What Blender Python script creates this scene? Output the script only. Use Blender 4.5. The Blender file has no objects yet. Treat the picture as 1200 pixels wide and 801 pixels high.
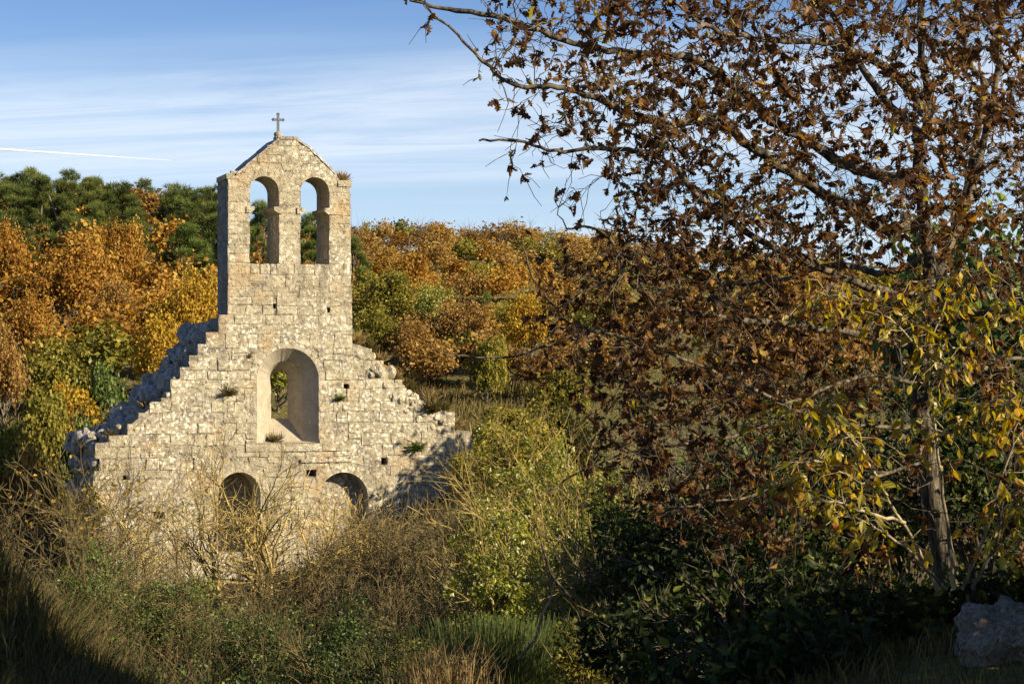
import bpy, bmesh, math
import numpy as np
from mathutils import Vector, Matrix, noise

SC = bpy.context.scene
COL = SC.collection
R = math.radians

# ------------------------------------------------------------------ camera, world, sun, exposure
F = 2600.0                      # focal length in photo pixels (1200 wide)
EYE = np.array([0.0, 0.0, 1.6])
PITCH = math.atan(39.5 / F)
cam = bpy.data.cameras.new("camera"); cam.sensor_width = 36.0; cam.lens = 36.0 * F / 1200.0
cam.clip_start = 0.1; cam.clip_end = 60000
camo = bpy.data.objects.new("camera", cam); COL.objects.link(camo)
camo.location = EYE; camo.rotation_euler = (R(90) + PITCH, 0, 0)
SC.camera = camo

SUN_AZ, SUN_EL = 63.0, 26.0     # degrees: to the right of straight-behind-the-camera, above horizon
sd = Vector((math.sin(R(SUN_AZ)) * math.cos(R(SUN_EL)), -math.cos(R(SUN_AZ)) * math.cos(R(SUN_EL)), math.sin(R(SUN_EL))))
sun = bpy.data.lights.new("sun", 'SUN'); sun.energy = 5.0; sun.angle = R(0.5); sun.color = (1.0, 0.86, 0.62)
suno = bpy.data.objects.new("sun", sun); COL.objects.link(suno)
suno.rotation_euler = sd.to_track_quat('Z', 'Y').to_euler(); suno.location = (30, -20, 30)

W = bpy.data.worlds.new("World"); SC.world = W; W.use_nodes = True
nt = W.node_tree; N = nt.nodes; L = nt.links; N.clear()
def wn(t, **k):
    n = N.new(t)
    for a, b in k.items(): setattr(n, a, b)
    return n
def wm(op, a, b=None, c=None):
    n = N.new('ShaderNodeMath'); n.operation = op
    for i, v in enumerate((a, b, c)):
        if v is None: continue
        if isinstance(v, (int, float)): n.inputs[i].default_value = v
        else: L.new(v, n.inputs[i])
    return n.outputs[0]
tc = wn('ShaderNodeTexCoord'); sep = wn('ShaderNodeSeparateXYZ'); L.new(tc.outputs['Generated'], sep.inputs[0])
X, Y_, Z = sep.outputs
steep = wn('ShaderNodeCombineXYZ'); L.new(X, steep.inputs[0]); L.new(Y_, steep.inputs[1])
L.new(wm('MULTIPLY_ADD', Z, 1.15, 0.02), steep.inputs[2])
sky = wn('ShaderNodeTexSky', sky_type='NISHITA'); sky.sun_disc = False
sky.sun_elevation = R(SUN_EL); sky.sun_rotation = math.atan2(sd.x, sd.y)
sky.air_density = 1.0; sky.dust_density = 0.4; sky.ozone_density = 3.5; sky.altitude = 300
L.new(steep.outputs[0], sky.inputs[0])
# thin cirrus: streaks on a high plane, drawn out along one direction
zz = wm('MAXIMUM', wm('ADD', Z, 0.02), 0.03)
px_ = wm('DIVIDE', X, zz); py_ = wm('DIVIDE', Y_, zz)
cv = wn('ShaderNodeCombineXYZ'); L.new(wm('MULTIPLY', px_, 0.6), cv.inputs[0]); L.new(wm('MULTIPLY_ADD', px_, 0.5, wm('MULTIPLY', py_, 1.7)), cv.inputs[1])
n1 = wn('ShaderNodeTexNoise'); n1.inputs['Scale'].default_value = 1.0; n1.inputs['Detail'].default_value = 7; n1.inputs['Roughness'].default_value = 0.66; n1.inputs['Distortion'].default_value = 0.9
L.new(cv.outputs[0], n1.inputs['Vector'])
cv2 = wn('ShaderNodeCombineXYZ'); L.new(wm('MULTIPLY_ADD', px_, 0.1, 2.0), cv2.inputs[0]); L.new(wm('MULTIPLY_ADD', px_, 0.09, wm('MULTIPLY', py_, 0.36)), cv2.inputs[1]); cv2.inputs[2].default_value = 3.3
n2 = wn('ShaderNodeTexNoise'); n2.inputs['Scale'].default_value = 1.0; n2.inputs['Detail'].default_value = 3; L.new(cv2.outputs[0], n2.inputs['Vector'])
cl = wm('MULTIPLY', wm('MULTIPLY', wm('MAXIMUM', wm('MULTIPLY_ADD', n1.outputs[0], 1.5, -.28), 0.0), wm('MAXIMUM', wm('MULTIPLY_ADD', n2.outputs[0], 4.0, -1.8), 0.0)), 1.05)
clc = wn('ShaderNodeClamp'); L.new(cl, clc.inputs[0]); clc.inputs[2].default_value = 0.6
mix = wn('ShaderNodeMix', data_type='RGBA'); L.new(clc.outputs[0], mix.inputs[0]); hsv = wn('ShaderNodeHueSaturation'); hsv.inputs['Hue'].default_value = .511; hsv.inputs['Saturation'].default_value = 1.15; hsv.inputs['Value'].default_value = 1.3; L.new(sky.outputs[0], hsv.inputs['Color'])
hzf = wm('MULTIPLY', wm('POWER', wm('MAXIMUM', wm('MULTIPLY_ADD', wm('ABSOLUTE', Z), -5.6, 1.0), 0.0), 1.3), 0.95)
hmix = wn('ShaderNodeMix', data_type='RGBA'); L.new(hzf, hmix.inputs[0]); L.new(hsv.outputs[0], hmix.inputs[6]); hmix.inputs[7].default_value = (7.0, 8.3, 9.7, 1)
L.new(hmix.outputs[2], mix.inputs[6]); mix.inputs[7].default_value = (8.6, 9.4, 10.3, 1)
bg = wn('ShaderNodeBackground'); bg.inputs[1].default_value = 0.05; L.new(mix.outputs[2], bg.inputs[0])
out = wn('ShaderNodeOutputWorld'); L.new(bg.outputs[0], out.inputs[0])

SC.view_settings.view_transform = 'Standard'; SC.view_settings.look = 'None'
SC.view_settings.gamma = 1.0; SC.view_settings.use_curve_mapping = False
SC.view_settings.exposure = 1.1
SC.cycles.max_bounces = 6; SC.cycles.diffuse_bounces = 3; SC.cycles.transmission_bounces = 4; SC.cycles.glossy_bounces = 2

# ------------------------------------------------------------------ projection helpers
fwd = np.array([0, math.cos(PITCH), math.sin(PITCH)]); upv = np.array([0, -math.sin(PITCH), math.cos(PITCH)])
def ray(px, py):
    return fwd + np.array([1.0, 0, 0]) * ((px - 600) / F) + upv * ((400.5 - py) / F)
def at(px, py, Y):
    d = ray(px, py); return EYE + d * (Y / d[1])

# facade frame: origin in the tower's middle, u to the right, v into the building
FA = R(19)
FO = at(338, 440, 65.0); U = np.array([math.cos(FA), math.sin(FA), 0]); V = np.array([-math.sin(FA), math.cos(FA), 0])
def fac(px, py, back=0.0):
    """photo point -> (s, z) on the facade plane (moved back by `back`)"""
    d = ray(px, py); o = FO + V * back
    t = np.dot(o - EYE, V) / np.dot(d, V); p = EYE + d * t
    return float(np.dot(p - FO, U)), float(p[2])
def fw(s, z, b=0.0):
    p = FO + U * s + V * b; return np.array([p[0], p[1], z])

# ------------------------------------------------------------------ mesh helpers
def smooth(a, b, x):
    t = np.clip((x - a) / (b - a), 0, 1); return t * t * (3 - 2 * t)
def mesh_np(name, verts, faces, tint=None, shade=False):
    """faces: (n,k) array or list of such arrays"""
    me = bpy.data.meshes.new(name)
    if not isinstance(faces, list): faces = [faces]
    faces = [np.asarray(f, dtype=np.int32) for f in faces if len(f)]
    verts = np.asarray(verts, dtype=np.float32)
    me.vertices.add(len(verts)); me.vertices.foreach_set("co", verts.ravel())
    loops = np.concatenate([f.ravel() for f in faces])
    tot = np.concatenate([np.full(len(f), f.shape[1], np.int32) for f in faces])
    start = np.concatenate([[0], np.cumsum(tot)[:-1]]).astype(np.int32)
    me.loops.add(len(loops)); me.loops.foreach_set("vertex_index", loops)
    me.polygons.add(len(tot)); me.polygons.foreach_set("loop_start", start); me.polygons.foreach_set("loop_total", tot)
    me.polygons.foreach_set("use_smooth", np.full(len(tot), bool(shade)))
    if tint is not None:
        a = me.attributes.new("tint", 'FLOAT', 'POINT'); a.data.foreach_set("value", np.asarray(tint, np.float32))
    me.update(calc_edges=True); me.validate()
    return me
def obj(name, me, mat=None, parent=None, loc=None):
    o = bpy.data.objects.new(name, me); COL.objects.link(o)
    if mat is not None and me is not None and not me.materials: me.materials.append(mat)
    if parent is not None: o.parent = parent
    if loc is not None: o.location = loc
    return o
def tag(o, label=None, cat=None, group=None, kind=None):
    if label: o["label"] = label
    if cat: o["category"] = cat
    if group: o["group"] = group
    if kind: o["kind"] = kind
    return o
def thing(name, label, cat, loc, rz=0.0, group=None, scale=1.0):
    o = bpy.data.objects.new(name, None); COL.objects.link(o); o.location = loc; o.rotation_euler = (0, 0, rz); o.scale = (scale,) * 3
    o.empty_display_size = 0.2
    return tag(o, label, cat, group)

def tubes(polys, sides=4):
    """polys: list of (pts (n,3), radii (n,)) -> verts, quad faces; batched by length"""
    by = {}
    for p, r in polys: by.setdefault(len(p), []).append((p, r))
    VV, FF, off = [], [], 0
    ang = np.arange(sides) * 2 * math.pi / sides
    ca, sa = np.cos(ang), np.sin(ang)
    for n, lst in by.items():
        P = np.array([q[0] for q in lst], float); Rr = np.array([q[1] for q in lst], float)   # m,n,3
        T = np.gradient(P, axis=1); T /= np.linalg.norm(T, axis=2, keepdims=True) + 1e-9
        m = len(lst)
        mean = T.mean(axis=1); mean /= np.linalg.norm(mean, axis=1, keepdims=True) + 1e-9
        ref = np.where(np.abs(mean[:, 2:3]) < 0.8, np.array([[0, 0, 1.0]]), np.array([[1.0, 0, 0]]))[:, None, :]
        A = np.cross(T, ref); A /= np.linalg.norm(A, axis=2, keepdims=True) + 1e-9
        B = np.cross(T, A)
        ring = P[:, :, None, :] + Rr[:, :, None, None] * (A[:, :, None, :] * ca[None, None, :, None] + B[:, :, None, :] * sa[None, None, :, None])
        VV.append(ring.reshape(-1, 3))
        i = np.arange(m)[:, None, None] * n * sides; j = np.arange(n - 1)[None, :, None] * sides; k = np.arange(sides)[None, None, :]; k2 = (k + 1) % sides
        f = np.stack([i + j + k, i + j + k2, i + j + sides + k2, i + j + sides + k], axis=-1).reshape(-1, 4) + off
        FF.append(f); off += m * n * sides
    return np.concatenate(VV), np.concatenate(FF)
def join(parts):
    """parts: list of (verts, faces(n,k), tint or None)"""
    off = 0; V_, F_, T_ = [], {}, []
    for v, f, t in parts:
        V_.append(v); f = np.asarray(f); F_.setdefault(f.shape[1], []).append(f + off); off += len(v)
        T_.append(np.full(len(v), 0.5) if t is None else np.asarray(t))
    return np.concatenate(V_), [np.concatenate(x) for x in F_.values()], np.concatenate(T_)

def rand_unit(rng, n):
    v = rng.normal(size=(n, 3)); return v / (np.linalg.norm(v, axis=1, keepdims=True) + 1e-9)
def frames(normal, rng, spin=None):
    """rotation matrices whose z column is `normal` and whose x,y are spun at random"""
    n = normal / (np.linalg.norm(normal, axis=1, keepdims=True) + 1e-9)
    ref = np.where(np.abs(n[:, 2:3]) < 0.9, np.array([[0, 0, 1.0]]), np.array([[1.0, 0, 0]]))
    a = np.cross(ref, n); a /= np.linalg.norm(a, axis=1, keepdims=True) + 1e-9
    b = np.cross(n, a)
    s = rng.uniform(0, 2 * math.pi, len(n))[:, None] if spin is None else spin
    x = a * np.cos(s) + b * np.sin(s); y = np.cross(n, x)
    return np.stack([x, y, n], axis=2)
def frames_dir(ydir, rng, roll=None):
    """rotation matrices whose y column (leaf's long axis) is ydir"""
    y = ydir / (np.linalg.norm(ydir, axis=1, keepdims=True) + 1e-9)
    r = rand_unit(rng, len(y)) if roll is None else roll
    x = np.cross(y, r); x /= np.linalg.norm(x, axis=1, keepdims=True) + 1e-9
    z = np.cross(x, y)
    return np.stack([x, y, z], axis=2)
def scatter(tv, tf, pos, rot, scale, tint):
    n, m = len(pos), len(tv)
    sc = np.asarray(scale); sc = sc[:, None, None] if sc.ndim == 1 else sc[:, None, :]
    v = np.einsum('nij,nmj->nmi', rot, tv[None] * sc) + pos[:, None, :]
    f = (np.arange(n)[:, None, None] * m + np.asarray(tf)[None]).reshape(-1, np.asarray(tf).shape[1])
    return v.reshape(-1, 3), f, np.repeat(tint, m)

# leaf templates (unit length 1 along y, from the stalk at 0)
T_DIAM = (np.array([[0, 0, 0], [0.32, .45, .08], [0, 1, -.05], [-.32, .45, .08]]), np.array([[0, 1, 2], [0, 2, 3]]))
T_OVAL = (np.array([[0, 0, 0], [.2, .2, .05], [.27, .48, .07], [.15, .78, .02], [0, 1.05, -.12], [-.15, .78, .02], [-.27, .48, .07], [-.2, .2, .05], [0, .5, 0]]),
          np.array([[8, 0, 1], [8, 1, 2], [8, 2, 3], [8, 3, 4], [8, 4, 5], [8, 5, 6], [8, 6, 7], [8, 7, 0]]))
def oak_template(curl, seed):
    r = np.random.default_rng(seed)
    half = [(.03, 0), (.10, .16), (.24, .26), (.13, .36), (.34, .50), (.17, .60), (.30, .76), (.13, .82), (.12, .97)]
    right = [(x * (1 + r.uniform(-.15, .15)), y) for x, y in half]; left = [(-x * (1 + r.uniform(-.15, .15)), y + r.uniform(-.02, .02)) for x, y in half]
    mid = [(0, y) for y in (0, .3, .55, .8, 1.03)]
    v = right + left + mid; v = np.array([(x, y, 0) for x, y in v], float)
    v[:, 2] = curl * (np.abs(v[:, 0]) * 1.1) - 0.55 * abs(curl) * v[:, 1] ** 2 + r.uniform(-.03, .03, len(v))
    m0 = 18; f = []
    near = [0, 0, 1, 1, 2, 2, 3, 3, 4]
    for base in (0, 9):
        for i in range(8):
            a, b = base + i, base + i + 1; f.append((a, b, m0 + near[i + 1]) if base == 0 else (b, a, m0 + near[i + 1]))
            if near[i] != near[i + 1]: f.append((a, m0 + near[i + 1], m0 + near[i]) if base == 0 else (m0 + near[i + 1], a, m0 + near[i]))
    return v, np.array(f)
OAKS = [oak_template(c, i) for i, c in enumerate((.5, -.35, .9, .2, -.7))]
# far clump of leaves: three small crossed flakes
def clump_template(seed, k=3):
    r = np.random.default_rng(seed); V_, F_ = [], []
    for i in range(k):
        c = r.normal(size=3) * .35; M = frames(rand_unit(r, 1), r)[0]
        q = np.array([[-.34, -.26, 0], [.3, -.34, .05], [.36, .3, 0], [-.25, .36, .06]]) * r.uniform(.8, 1.25, (4, 1))
        V_.append(q @ M.T + c); F_ += [[4 * i, 4 * i + 1, 4 * i + 2, 4 * i + 3]]
    return np.concatenate(V_), np.array(F_)
CL = [clump_template(s) for s in range(3)]
def tuft_template(seed, k=7):
    r = np.random.default_rng(seed); V_, F_ = [], []
    for i in range(k):
        d = rand_unit(r, 1)[0]; d[2] = abs(d[2]) * .9 + .25; d /= np.linalg.norm(d)
        s = np.cross(d, rand_unit(r, 1)[0]); s /= np.linalg.norm(s)
        V_ += [s * .05, -s * .05, d * r.uniform(.8, 1.1) + s * .02]; F_.append([3 * i, 3 * i + 1, 3 * i + 2])
    return np.array(V_), np.array(F_)
TUFT = tuft_template(5, 8)

# ------------------------------------------------------------------ materials
MATS = {}
def nodes_of(name):
    m = bpy.data.materials.new(name); m.use_nodes = True; t = m.node_tree; t.nodes.clear()
    MATS[name] = m; return m, t.nodes, t.links
def ramp(n, stops):
    r = n.new('ShaderNodeValToRGB'); e = r.color_ramp.elements
    while len(e) < len(stops): e.new(0.5)
    for i, (p, c) in enumerate(stops): e[i].position = p; e[i].color = (*c, 1)
    return r
def leaf_mat(name, stops, trans=0.42, gloss=0.05, rough=0.45, tcol=1.25):
    m, n, l = nodes_of(name)
    a = n.new('ShaderNodeAttribute'); a.attribute_name = "tint"
    r = ramp(n, stops); l.new(a.outputs['Fac'], r.inputs[0])
    d = n.new('ShaderNodeBsdfDiffuse'); l.new(r.outputs[0], d.inputs[0])
    t = n.new('ShaderNodeBsdfTranslucent')
    hs = n.new('ShaderNodeHueSaturation'); hs.inputs['Saturation'].default_value = 1.15; hs.inputs['Value'].default_value = tcol; l.new(r.outputs[0], hs.inputs['Color']); l.new(hs.outputs[0], t.inputs[0])
    mx = n.new('ShaderNodeMixShader'); mx.inputs[0].default_value = trans; l.new(d.outputs[0], mx.inputs[1]); l.new(t.outputs[0], mx.inputs[2])
    o = n.new('ShaderNodeOutputMaterial')
    if gloss:
        g = n.new('ShaderNodeBsdfGlossy'); g.inputs['Roughness'].default_value = rough; g.inputs[0].default_value = (1, .97, .9, 1)
        m2 = n.new('ShaderNodeMixShader'); m2.inputs[0].default_value = gloss; l.new(mx.outputs[0], m2.inputs[1]); l.new(g.outputs[0], m2.inputs[2]); l.new(m2.outputs[0], o.inputs[0])
    else: l.new(mx.outputs[0], o.inputs[0])
    return m
M_OAK = leaf_mat("oak_leaf", [(0, (.04, .018, .009)), (.4, (.10, .047, .018)), (.75, (.185, .095, .033)), (.93, (.32, .175, .05)), (1, (.36, .30, .05))], .42, .012)
M_ORANGE = leaf_mat("orange_leaf", [(0, (.11, .052, .016)), (.35, (.29, .15, .036)), (.7, (.43, .25, .058)), (1, (.52, .37, .10))], .42, 0)
M_YELLOW = leaf_mat("yellow_leaf", [(0, (.15, .085, .016)), (.4, (.35, .21, .035)), (.75, (.48, .33, .05)), (1, (.48, .41, .08))], .38, 0)
M_RUST = leaf_mat("rust_leaf", [(0, (.095, .055, .022)), (.4, (.26, .15, .05)), (.75, (.39, .245, .08)), (1, (.46, .34, .12))], .42, 0)
M_OLIVE = leaf_mat("olive_leaf", [(0, (.07, .07, .018)), (.4, (.18, .165, .036)), (.8, (.31, .265, .06)), (1, (.44, .34, .08))], .4, 0)
M_GREEN = leaf_mat("green_leaf", [(0, (.028, .045, .012)), (.5, (.075, .115, .024)), (1, (.18, .22, .045))], .3, .02)
M_PINE = leaf_mat("pine_needle", [(0, (.035, .05, .018)), (.5, (.095, .12, .036)), (1, (.21, .22, .06))], .28, 0)
M_LIME = leaf_mat("lime_leaf", [(0, (.07, .08, .012)), (.4, (.19, .20, .025)), (.8, (.34, .34, .045)), (1, (.48, .44, .07))], .45, .05)
M_SPIN = leaf_mat("spindle_leaf", [(0, (.14, .15, .015)), (.35, (.34, .28, .025)), (.7, (.48, .31, .025)), (1, (.46, .17, .025))], .5, .02, .4)
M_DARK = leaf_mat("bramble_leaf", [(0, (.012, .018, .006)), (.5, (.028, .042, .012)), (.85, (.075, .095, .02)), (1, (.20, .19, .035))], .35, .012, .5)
M_GRASS = leaf_mat("grass_blade", [(0, (.04, .042, .014)), (.4, (.10, .085, .03)), (1, (.26, .20, .09))], .3, 0)
M_BROOM = leaf_mat("broom_stem", [(0, (.035, .06, .014)), (.6, (.085, .12, .025)), (1, (.19, .17, .05))], .1, .04)
M_DRY = leaf_mat("dry_grass", [(0, (.14, .10, .045)), (.5, (.28, .20, .09)), (1, (.40, .31, .15))], .3, 0)

def bark_mat(name, c1, c2, scale=18, bump=.5, tinted=False, c3=None):
    m, n, l = nodes_of(name)
    g = n.new('ShaderNodeNewGeometry'); mp = n.new('ShaderNodeMapping'); mp.inputs['Scale'].default_value = (1, 1, .25); l.new(g.outputs['Position'], mp.inputs[0])
    no = n.new('ShaderNodeTexNoise'); no.inputs['Scale'].default_value = scale; no.inputs['Detail'].default_value = 6; l.new(mp.outputs[0], no.inputs['Vector'])
    st = [(.40, c1), (.58, c2)] + ([(.70, c3)] if c3 else [])
    r = ramp(n, st); l.new(no.outputs[0], r.inputs[0])
    b = n.new('ShaderNodeBsdfPrincipled'); b.inputs['Roughness'].default_value = .85; b.inputs['Specular IOR Level'].default_value = .2; l.new(r.outputs[0], b.inputs['Base Color'])
    bp = n.new('ShaderNodeBump'); bp.inputs['Strength'].default_value = bump; bp.inputs['Distance'].default_value = .02; l.new(no.outputs[0], bp.inputs['Height']); l.new(bp.outputs[0], b.inputs['Normal'])
    o = n.new('ShaderNodeOutputMaterial'); l.new(b.outputs[0], o.inputs[0]); return m
M_BARK = bark_mat("oak_bark", (.028, .022, .015), (.10, .082, .056), 34, 1.0, c3=(.17, .16, .10))
M_LIMB = bark_mat("limb_bark", (.035, .028, .02), (.14, .11, .07), 22, .5)
M_TWIG = bark_mat("lichen_twig", (.15, .11, .04), (.40, .295, .095), 9, .2)
M_TWIGB = bark_mat("brown_twig", (.06, .045, .02), (.165, .125, .055), 9, .2)
M_STEM = bark_mat("spindle_stem", (.10, .085, .05), (.34, .28, .17), 14, .3)
M_TRUNK = bark_mat("far_bark", (.07, .055, .04), (.19, .155, .115), 6, .2)

def stone_mat(name, base_a, base_b, lichen, rust_amt=.5, lich_amt=.5, bump=1.0, scale=1.0, rnd=True, grime=1.0):
    m, n, l = nodes_of(name)
    g = n.new('ShaderNodeNewGeometry'); pos = g.outputs['Position']
    def noi(sc, det=6, rough=.6, dist=0.0):
        t = n.new('ShaderNodeTexNoise'); t.inputs['Scale'].default_value = sc * scale; t.inputs['Detail'].default_value = det; t.inputs['Roughness'].default_value = rough; t.inputs['Distortion'].default_value = dist
        l.new(pos, t.inputs['Vector']); return t.outputs[0]
    def mixc(fac, a, b, mode='MIX'):
        x = n.new('ShaderNodeMix'); x.data_type = 'RGBA'; x.blend_type = mode
        if isinstance(fac, float): x.inputs[0].default_value = fac
        else: l.new(fac, x.inputs[0])
        for i, v in ((6, a), (7, b)):
            if isinstance(v, tuple): x.inputs[i].default_value = (*v, 1)
            else: l.new(v, x.inputs[i])
        return x.outputs[2]
    def mr(v, a, b, c=0.0, d=1.0):
        x = n.new('ShaderNodeMapRange'); x.inputs[1].default_value = a; x.inputs[2].default_value = b; x.inputs[3].default_value = c; x.inputs[4].default_value = d; l.new(v, x.inputs[0]); return x.outputs[0]
    big = noi(.55, 4); mid = noi(3.2, 4, .65); fine = noi(26, 4, .72); pits = noi(9.5, 4, .75)
    c = mixc(mr(mid, .35, .65), base_a, base_b)
    if rnd:
        oi = n.new('ShaderNodeObjectInfo')
        v = mr(oi.outputs['Random'], 0, 1, .93, 1.08)
        cb = n.new('ShaderNodeCombineColor'); [l.new(v, cb.inputs[i]) for i in range(3)]
        c = mixc(1.0, c, cb.outputs[0], 'MULTIPLY')
    # white lichen rosettes and crust
    vo = n.new('ShaderNodeTexVoronoi'); vo.inputs['Scale'].default_value = 7.0 * scale; vo.inputs['Randomness'].default_value = 1
    wob = n.new('ShaderNodeVectorMath'); wob.operation = 'MULTIPLY_ADD'
    nv = n.new('ShaderNodeTexNoise'); nv.inputs['Scale'].default_value = 6 * scale; nv.inputs['Detail'].default_value = 2; l.new(pos, nv.inputs['Vector'])
    l.new(nv.outputs['Color'], wob.inputs[0]); wob.inputs[1].default_value = (.2, .2, .2); l.new(pos, wob.inputs[2]); l.new(wob.outputs[0], vo.inputs['Vector'])
    lm = n.new('ShaderNodeMath'); lm.operation = 'MULTIPLY'; l.new(mr(vo.outputs['Distance'], .42, .30), lm.inputs[0]); l.new(mr(big, .62 - .3 * lich_amt, .75 - .3 * lich_amt), lm.inputs[1])
    lm2 = n.new('ShaderNodeMath'); lm2.operation = 'MAXIMUM'; l.new(lm.outputs[0], lm2.inputs[0]); l.new(mr(noi(8, 4, .78), .61 - .1 * lich_amt, .74 - .1 * lich_amt), lm2.inputs[1])
    c = mixc(lm2.outputs[0], c, lichen)
    # ochre stains
    rs = n.new('ShaderNodeMath'); rs.operation = 'MULTIPLY'; l.new(mr(noi(.8, 3, .6), .55, .70), rs.inputs[0]); rs.inputs[1].default_value = rust_amt
    c = mixc(rs.outputs[0], c, (.36, .21, .075))
    c = mixc(mr(noi(1.1, 4, .7), .54, .70, 0, .5 * grime), c, tuple(.62 * x for x in (base_a[0] * .5 + base_b[0] * .5, base_a[1] * .52 + base_b[1] * .5, base_a[2] * .6 + base_b[2] * .6)))
    mp = n.new('ShaderNodeMapping'); mp.inputs['Scale'].default_value = (2.2, 2.2, .28); l.new(pos, mp.inputs[0])
    sn = n.new('ShaderNodeTexNoise'); sn.inputs['Scale'].default_value = scale; sn.inputs['Detail'].default_value = 4; l.new(mp.outputs[0], sn.inputs['Vector'])
    c = mixc(mr(sn.outputs[0], .57, .70, 0, .5 * grime), c, (.15, .13, .10))
    # dark pits and grime
    c = mixc(mr(pits, .405, .32, 0, grime), c, (.11, .09, .065))
    c = mixc(mr(fine, .42, .28, 0, .75 * grime), c, (.15, .125, .085))
    b = n.new('ShaderNodeBsdfPrincipled'); b.inputs['Roughness'].default_value = .93; b.inputs['Specular IOR Level'].default_value = .15; l.new(c, b.inputs['Base Color'])
    hsum = n.new('ShaderNodeMath'); hsum.operation = 'ADD'; l.new(mr(mid, 0, 1, 0, .30), hsum.inputs[0])
    h2 = n.new('ShaderNodeMath'); h2.operation = 'ADD'; l.new(mr(pits, .25, .5, 0, .8), h2.inputs[0]); l.new(mr(fine, 0, 1, 0, .45), h2.inputs[1]); l.new(h2.outputs[0], hsum.inputs[1])
    bp = n.new('ShaderNodeBump'); bp.inputs['Strength'].default_value = min(1, .75 * bump); bp.inputs['Distance'].default_value = .055 * bump / scale; l.new(hsum.outputs[0], bp.inputs['Height']); l.new(bp.outputs[0], b.inputs['Normal'])
    o = n.new('ShaderNodeOutputMaterial'); l.new(b.outputs[0], o.inputs[0]); return m
M_STONE = stone_mat("limestone", (.26, .218, .145), (.43, .38, .27), (.64, .61, .51), .5, .64)
M_MORTAR = stone_mat("lime_mortar", (.24, .20, .14), (.38, .33, .245), (.60, .57, .49), .5, .6, 1.3, 1.0, False)
M_ASHLAR = stone_mat("dressed_stone", (.30, .26, .195), (.38, .335, .255), (.48, .445, .37), .15, .3, .4, 1.0, True, .3)
M_RUBBLE = stone_mat("rubble_stone", (.29, .275, .245), (.44, .42, .385), (.60, .58, .54), .1, .5, 1.2)
M_ROCK = stone_mat("boulder", (.15, .12, .085), (.29, .245, .18), (.42, .375, .29), .35, .5, 1.6, 5.0)

def ground_mat():
    m, n, l = nodes_of("grassy_ground")
    g = n.new('ShaderNodeNewGeometry')
    def noi(s, d=6):
        t = n.new('ShaderNodeTexNoise'); t.inputs['Scale'].default_value = s; t.inputs['Detail'].default_value = d; l.new(g.outputs['Position'], t.inputs['Vector']); return t.outputs[0]
    a = noi(.35); r = ramp(n, [(.3, (.045, .05, .018)), (.5, (.11, .10, .035)), (.7, (.20, .155, .075))])
    s = n.new('ShaderNodeMath'); s.operation = 'MULTIPLY_ADD'; l.new(noi(6, 8), s.inputs[0]); s.inputs[1].default_value = .5; 
    s2 = n.new('ShaderNodeMath'); s2.operation = 'MULTIPLY'; l.new(a, s2.inputs[0]); s2.inputs[1].default_value = .55; l.new(s2.outputs[0], s.inputs[2]); l.new(s.outputs[0], r.inputs[0])
    b = n.new('ShaderNodeBsdfPrincipled'); b.inputs['Roughness'].default_value = 1; b.inputs['Specular IOR Level'].default_value = .05; l.new(r.outputs[0], b.inputs['Base Color'])
    bp = n.new('ShaderNodeBump'); bp.inputs['Strength'].default_value = .8; bp.inputs['Distance'].default_value = .15; l.new(noi(9, 8), bp.inputs['Height']); l.new(bp.outputs[0], b.inputs['Normal'])
    o = n.new('ShaderNodeOutputMaterial'); l.new(b.outputs[0], o.inputs[0]); return m
M_GROUND = ground_mat()
def plain_mat(name, col, rough=.6, metal=0.0):
    m, n, l = nodes_of(name); b = n.new('ShaderNodeBsdfPrincipled'); o = n.new('ShaderNodeOutputMaterial'); l.new(b.outputs[0], o.inputs[0])
    no = n.new('ShaderNodeTexNoise'); no.inputs['Scale'].default_value = 30; r = ramp(n, [(.3, tuple(c * .7 for c in col)), (.7, col)]); l.new(no.outputs[0], r.inputs[0]); l.new(r.outputs[0], b.inputs['Base Color'])
    b.inputs['Roughness'].default_value = rough; b.inputs['Metallic'].default_value = metal; return m
M_IRON = plain_mat("wrought_iron", (.10, .115, .15), .55, .4)

# ------------------------------------------------------------------ terrain
GY = np.array([-60, -20, 0, 9, 13, 17, 25, 35, 45, 52, 60, 66, 75, 90, 110, 130, 150, 165, 200, 320, 900])
GZ = np.array([1.5, .8, 0, -.12, -.35, -.95, -2.5, -3.8, -4.6, -4.75, -4.75, -4.5, -2.2, 1.0, 4.2, 7.5, 9.9, 10.7, 9.2, -2, -12])
def height(x, y):
    x = np.asarray(x, float); y = np.asarray(y, float)
    z = np.interp(y, GY, GZ)
    for d in (2.0, 4.0): z = .5 * z + .25 * (np.interp(y - d, GY, GZ) + np.interp(y + d, GY, GZ))
    z = z + 2.3 * smooth(-7.5, -1.0, x) * smooth(34, 60, y) * (1 - smooth(68, 88, y))
    z = z - .11 * np.maximum(x - 2, 0) * smooth(95, 150, y) + 1.6 * smooth(-14, -30, x) * smooth(85, 140, y)
    z = z + .22 * np.maximum(x - .2, 0) * smooth(6, 11, y) * (1 - smooth(18, 30, y))
    z = z + 1.15 * np.exp(-((x + 3.25) / .75) ** 2 - ((y - 12.8) / 1.6) ** 2)
    z = z + .12 * np.sin(x * .9 + 1.3 * np.sin(y * .31)) * np.sin(y * .7 + 1) + .05 * np.sin(x * 3.1 + y) * np.sin(y * 2.3 - x)
    return z
def hz(x, y): return float(height(x, y))
xs = np.concatenate([-np.geomspace(500, 60, 14), np.linspace(-55, 55, 150), np.geomspace(60, 500, 14)])
ys = np.concatenate([np.linspace(-60, 4, 20), np.linspace(5, 22, 70), np.linspace(22.5, 180, 170), np.geomspace(185, 900, 25)])
gx, gy = np.meshgrid(xs, ys); gv = np.stack([gx, gy, height(gx, gy)], -1).reshape(-1, 3)
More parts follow.
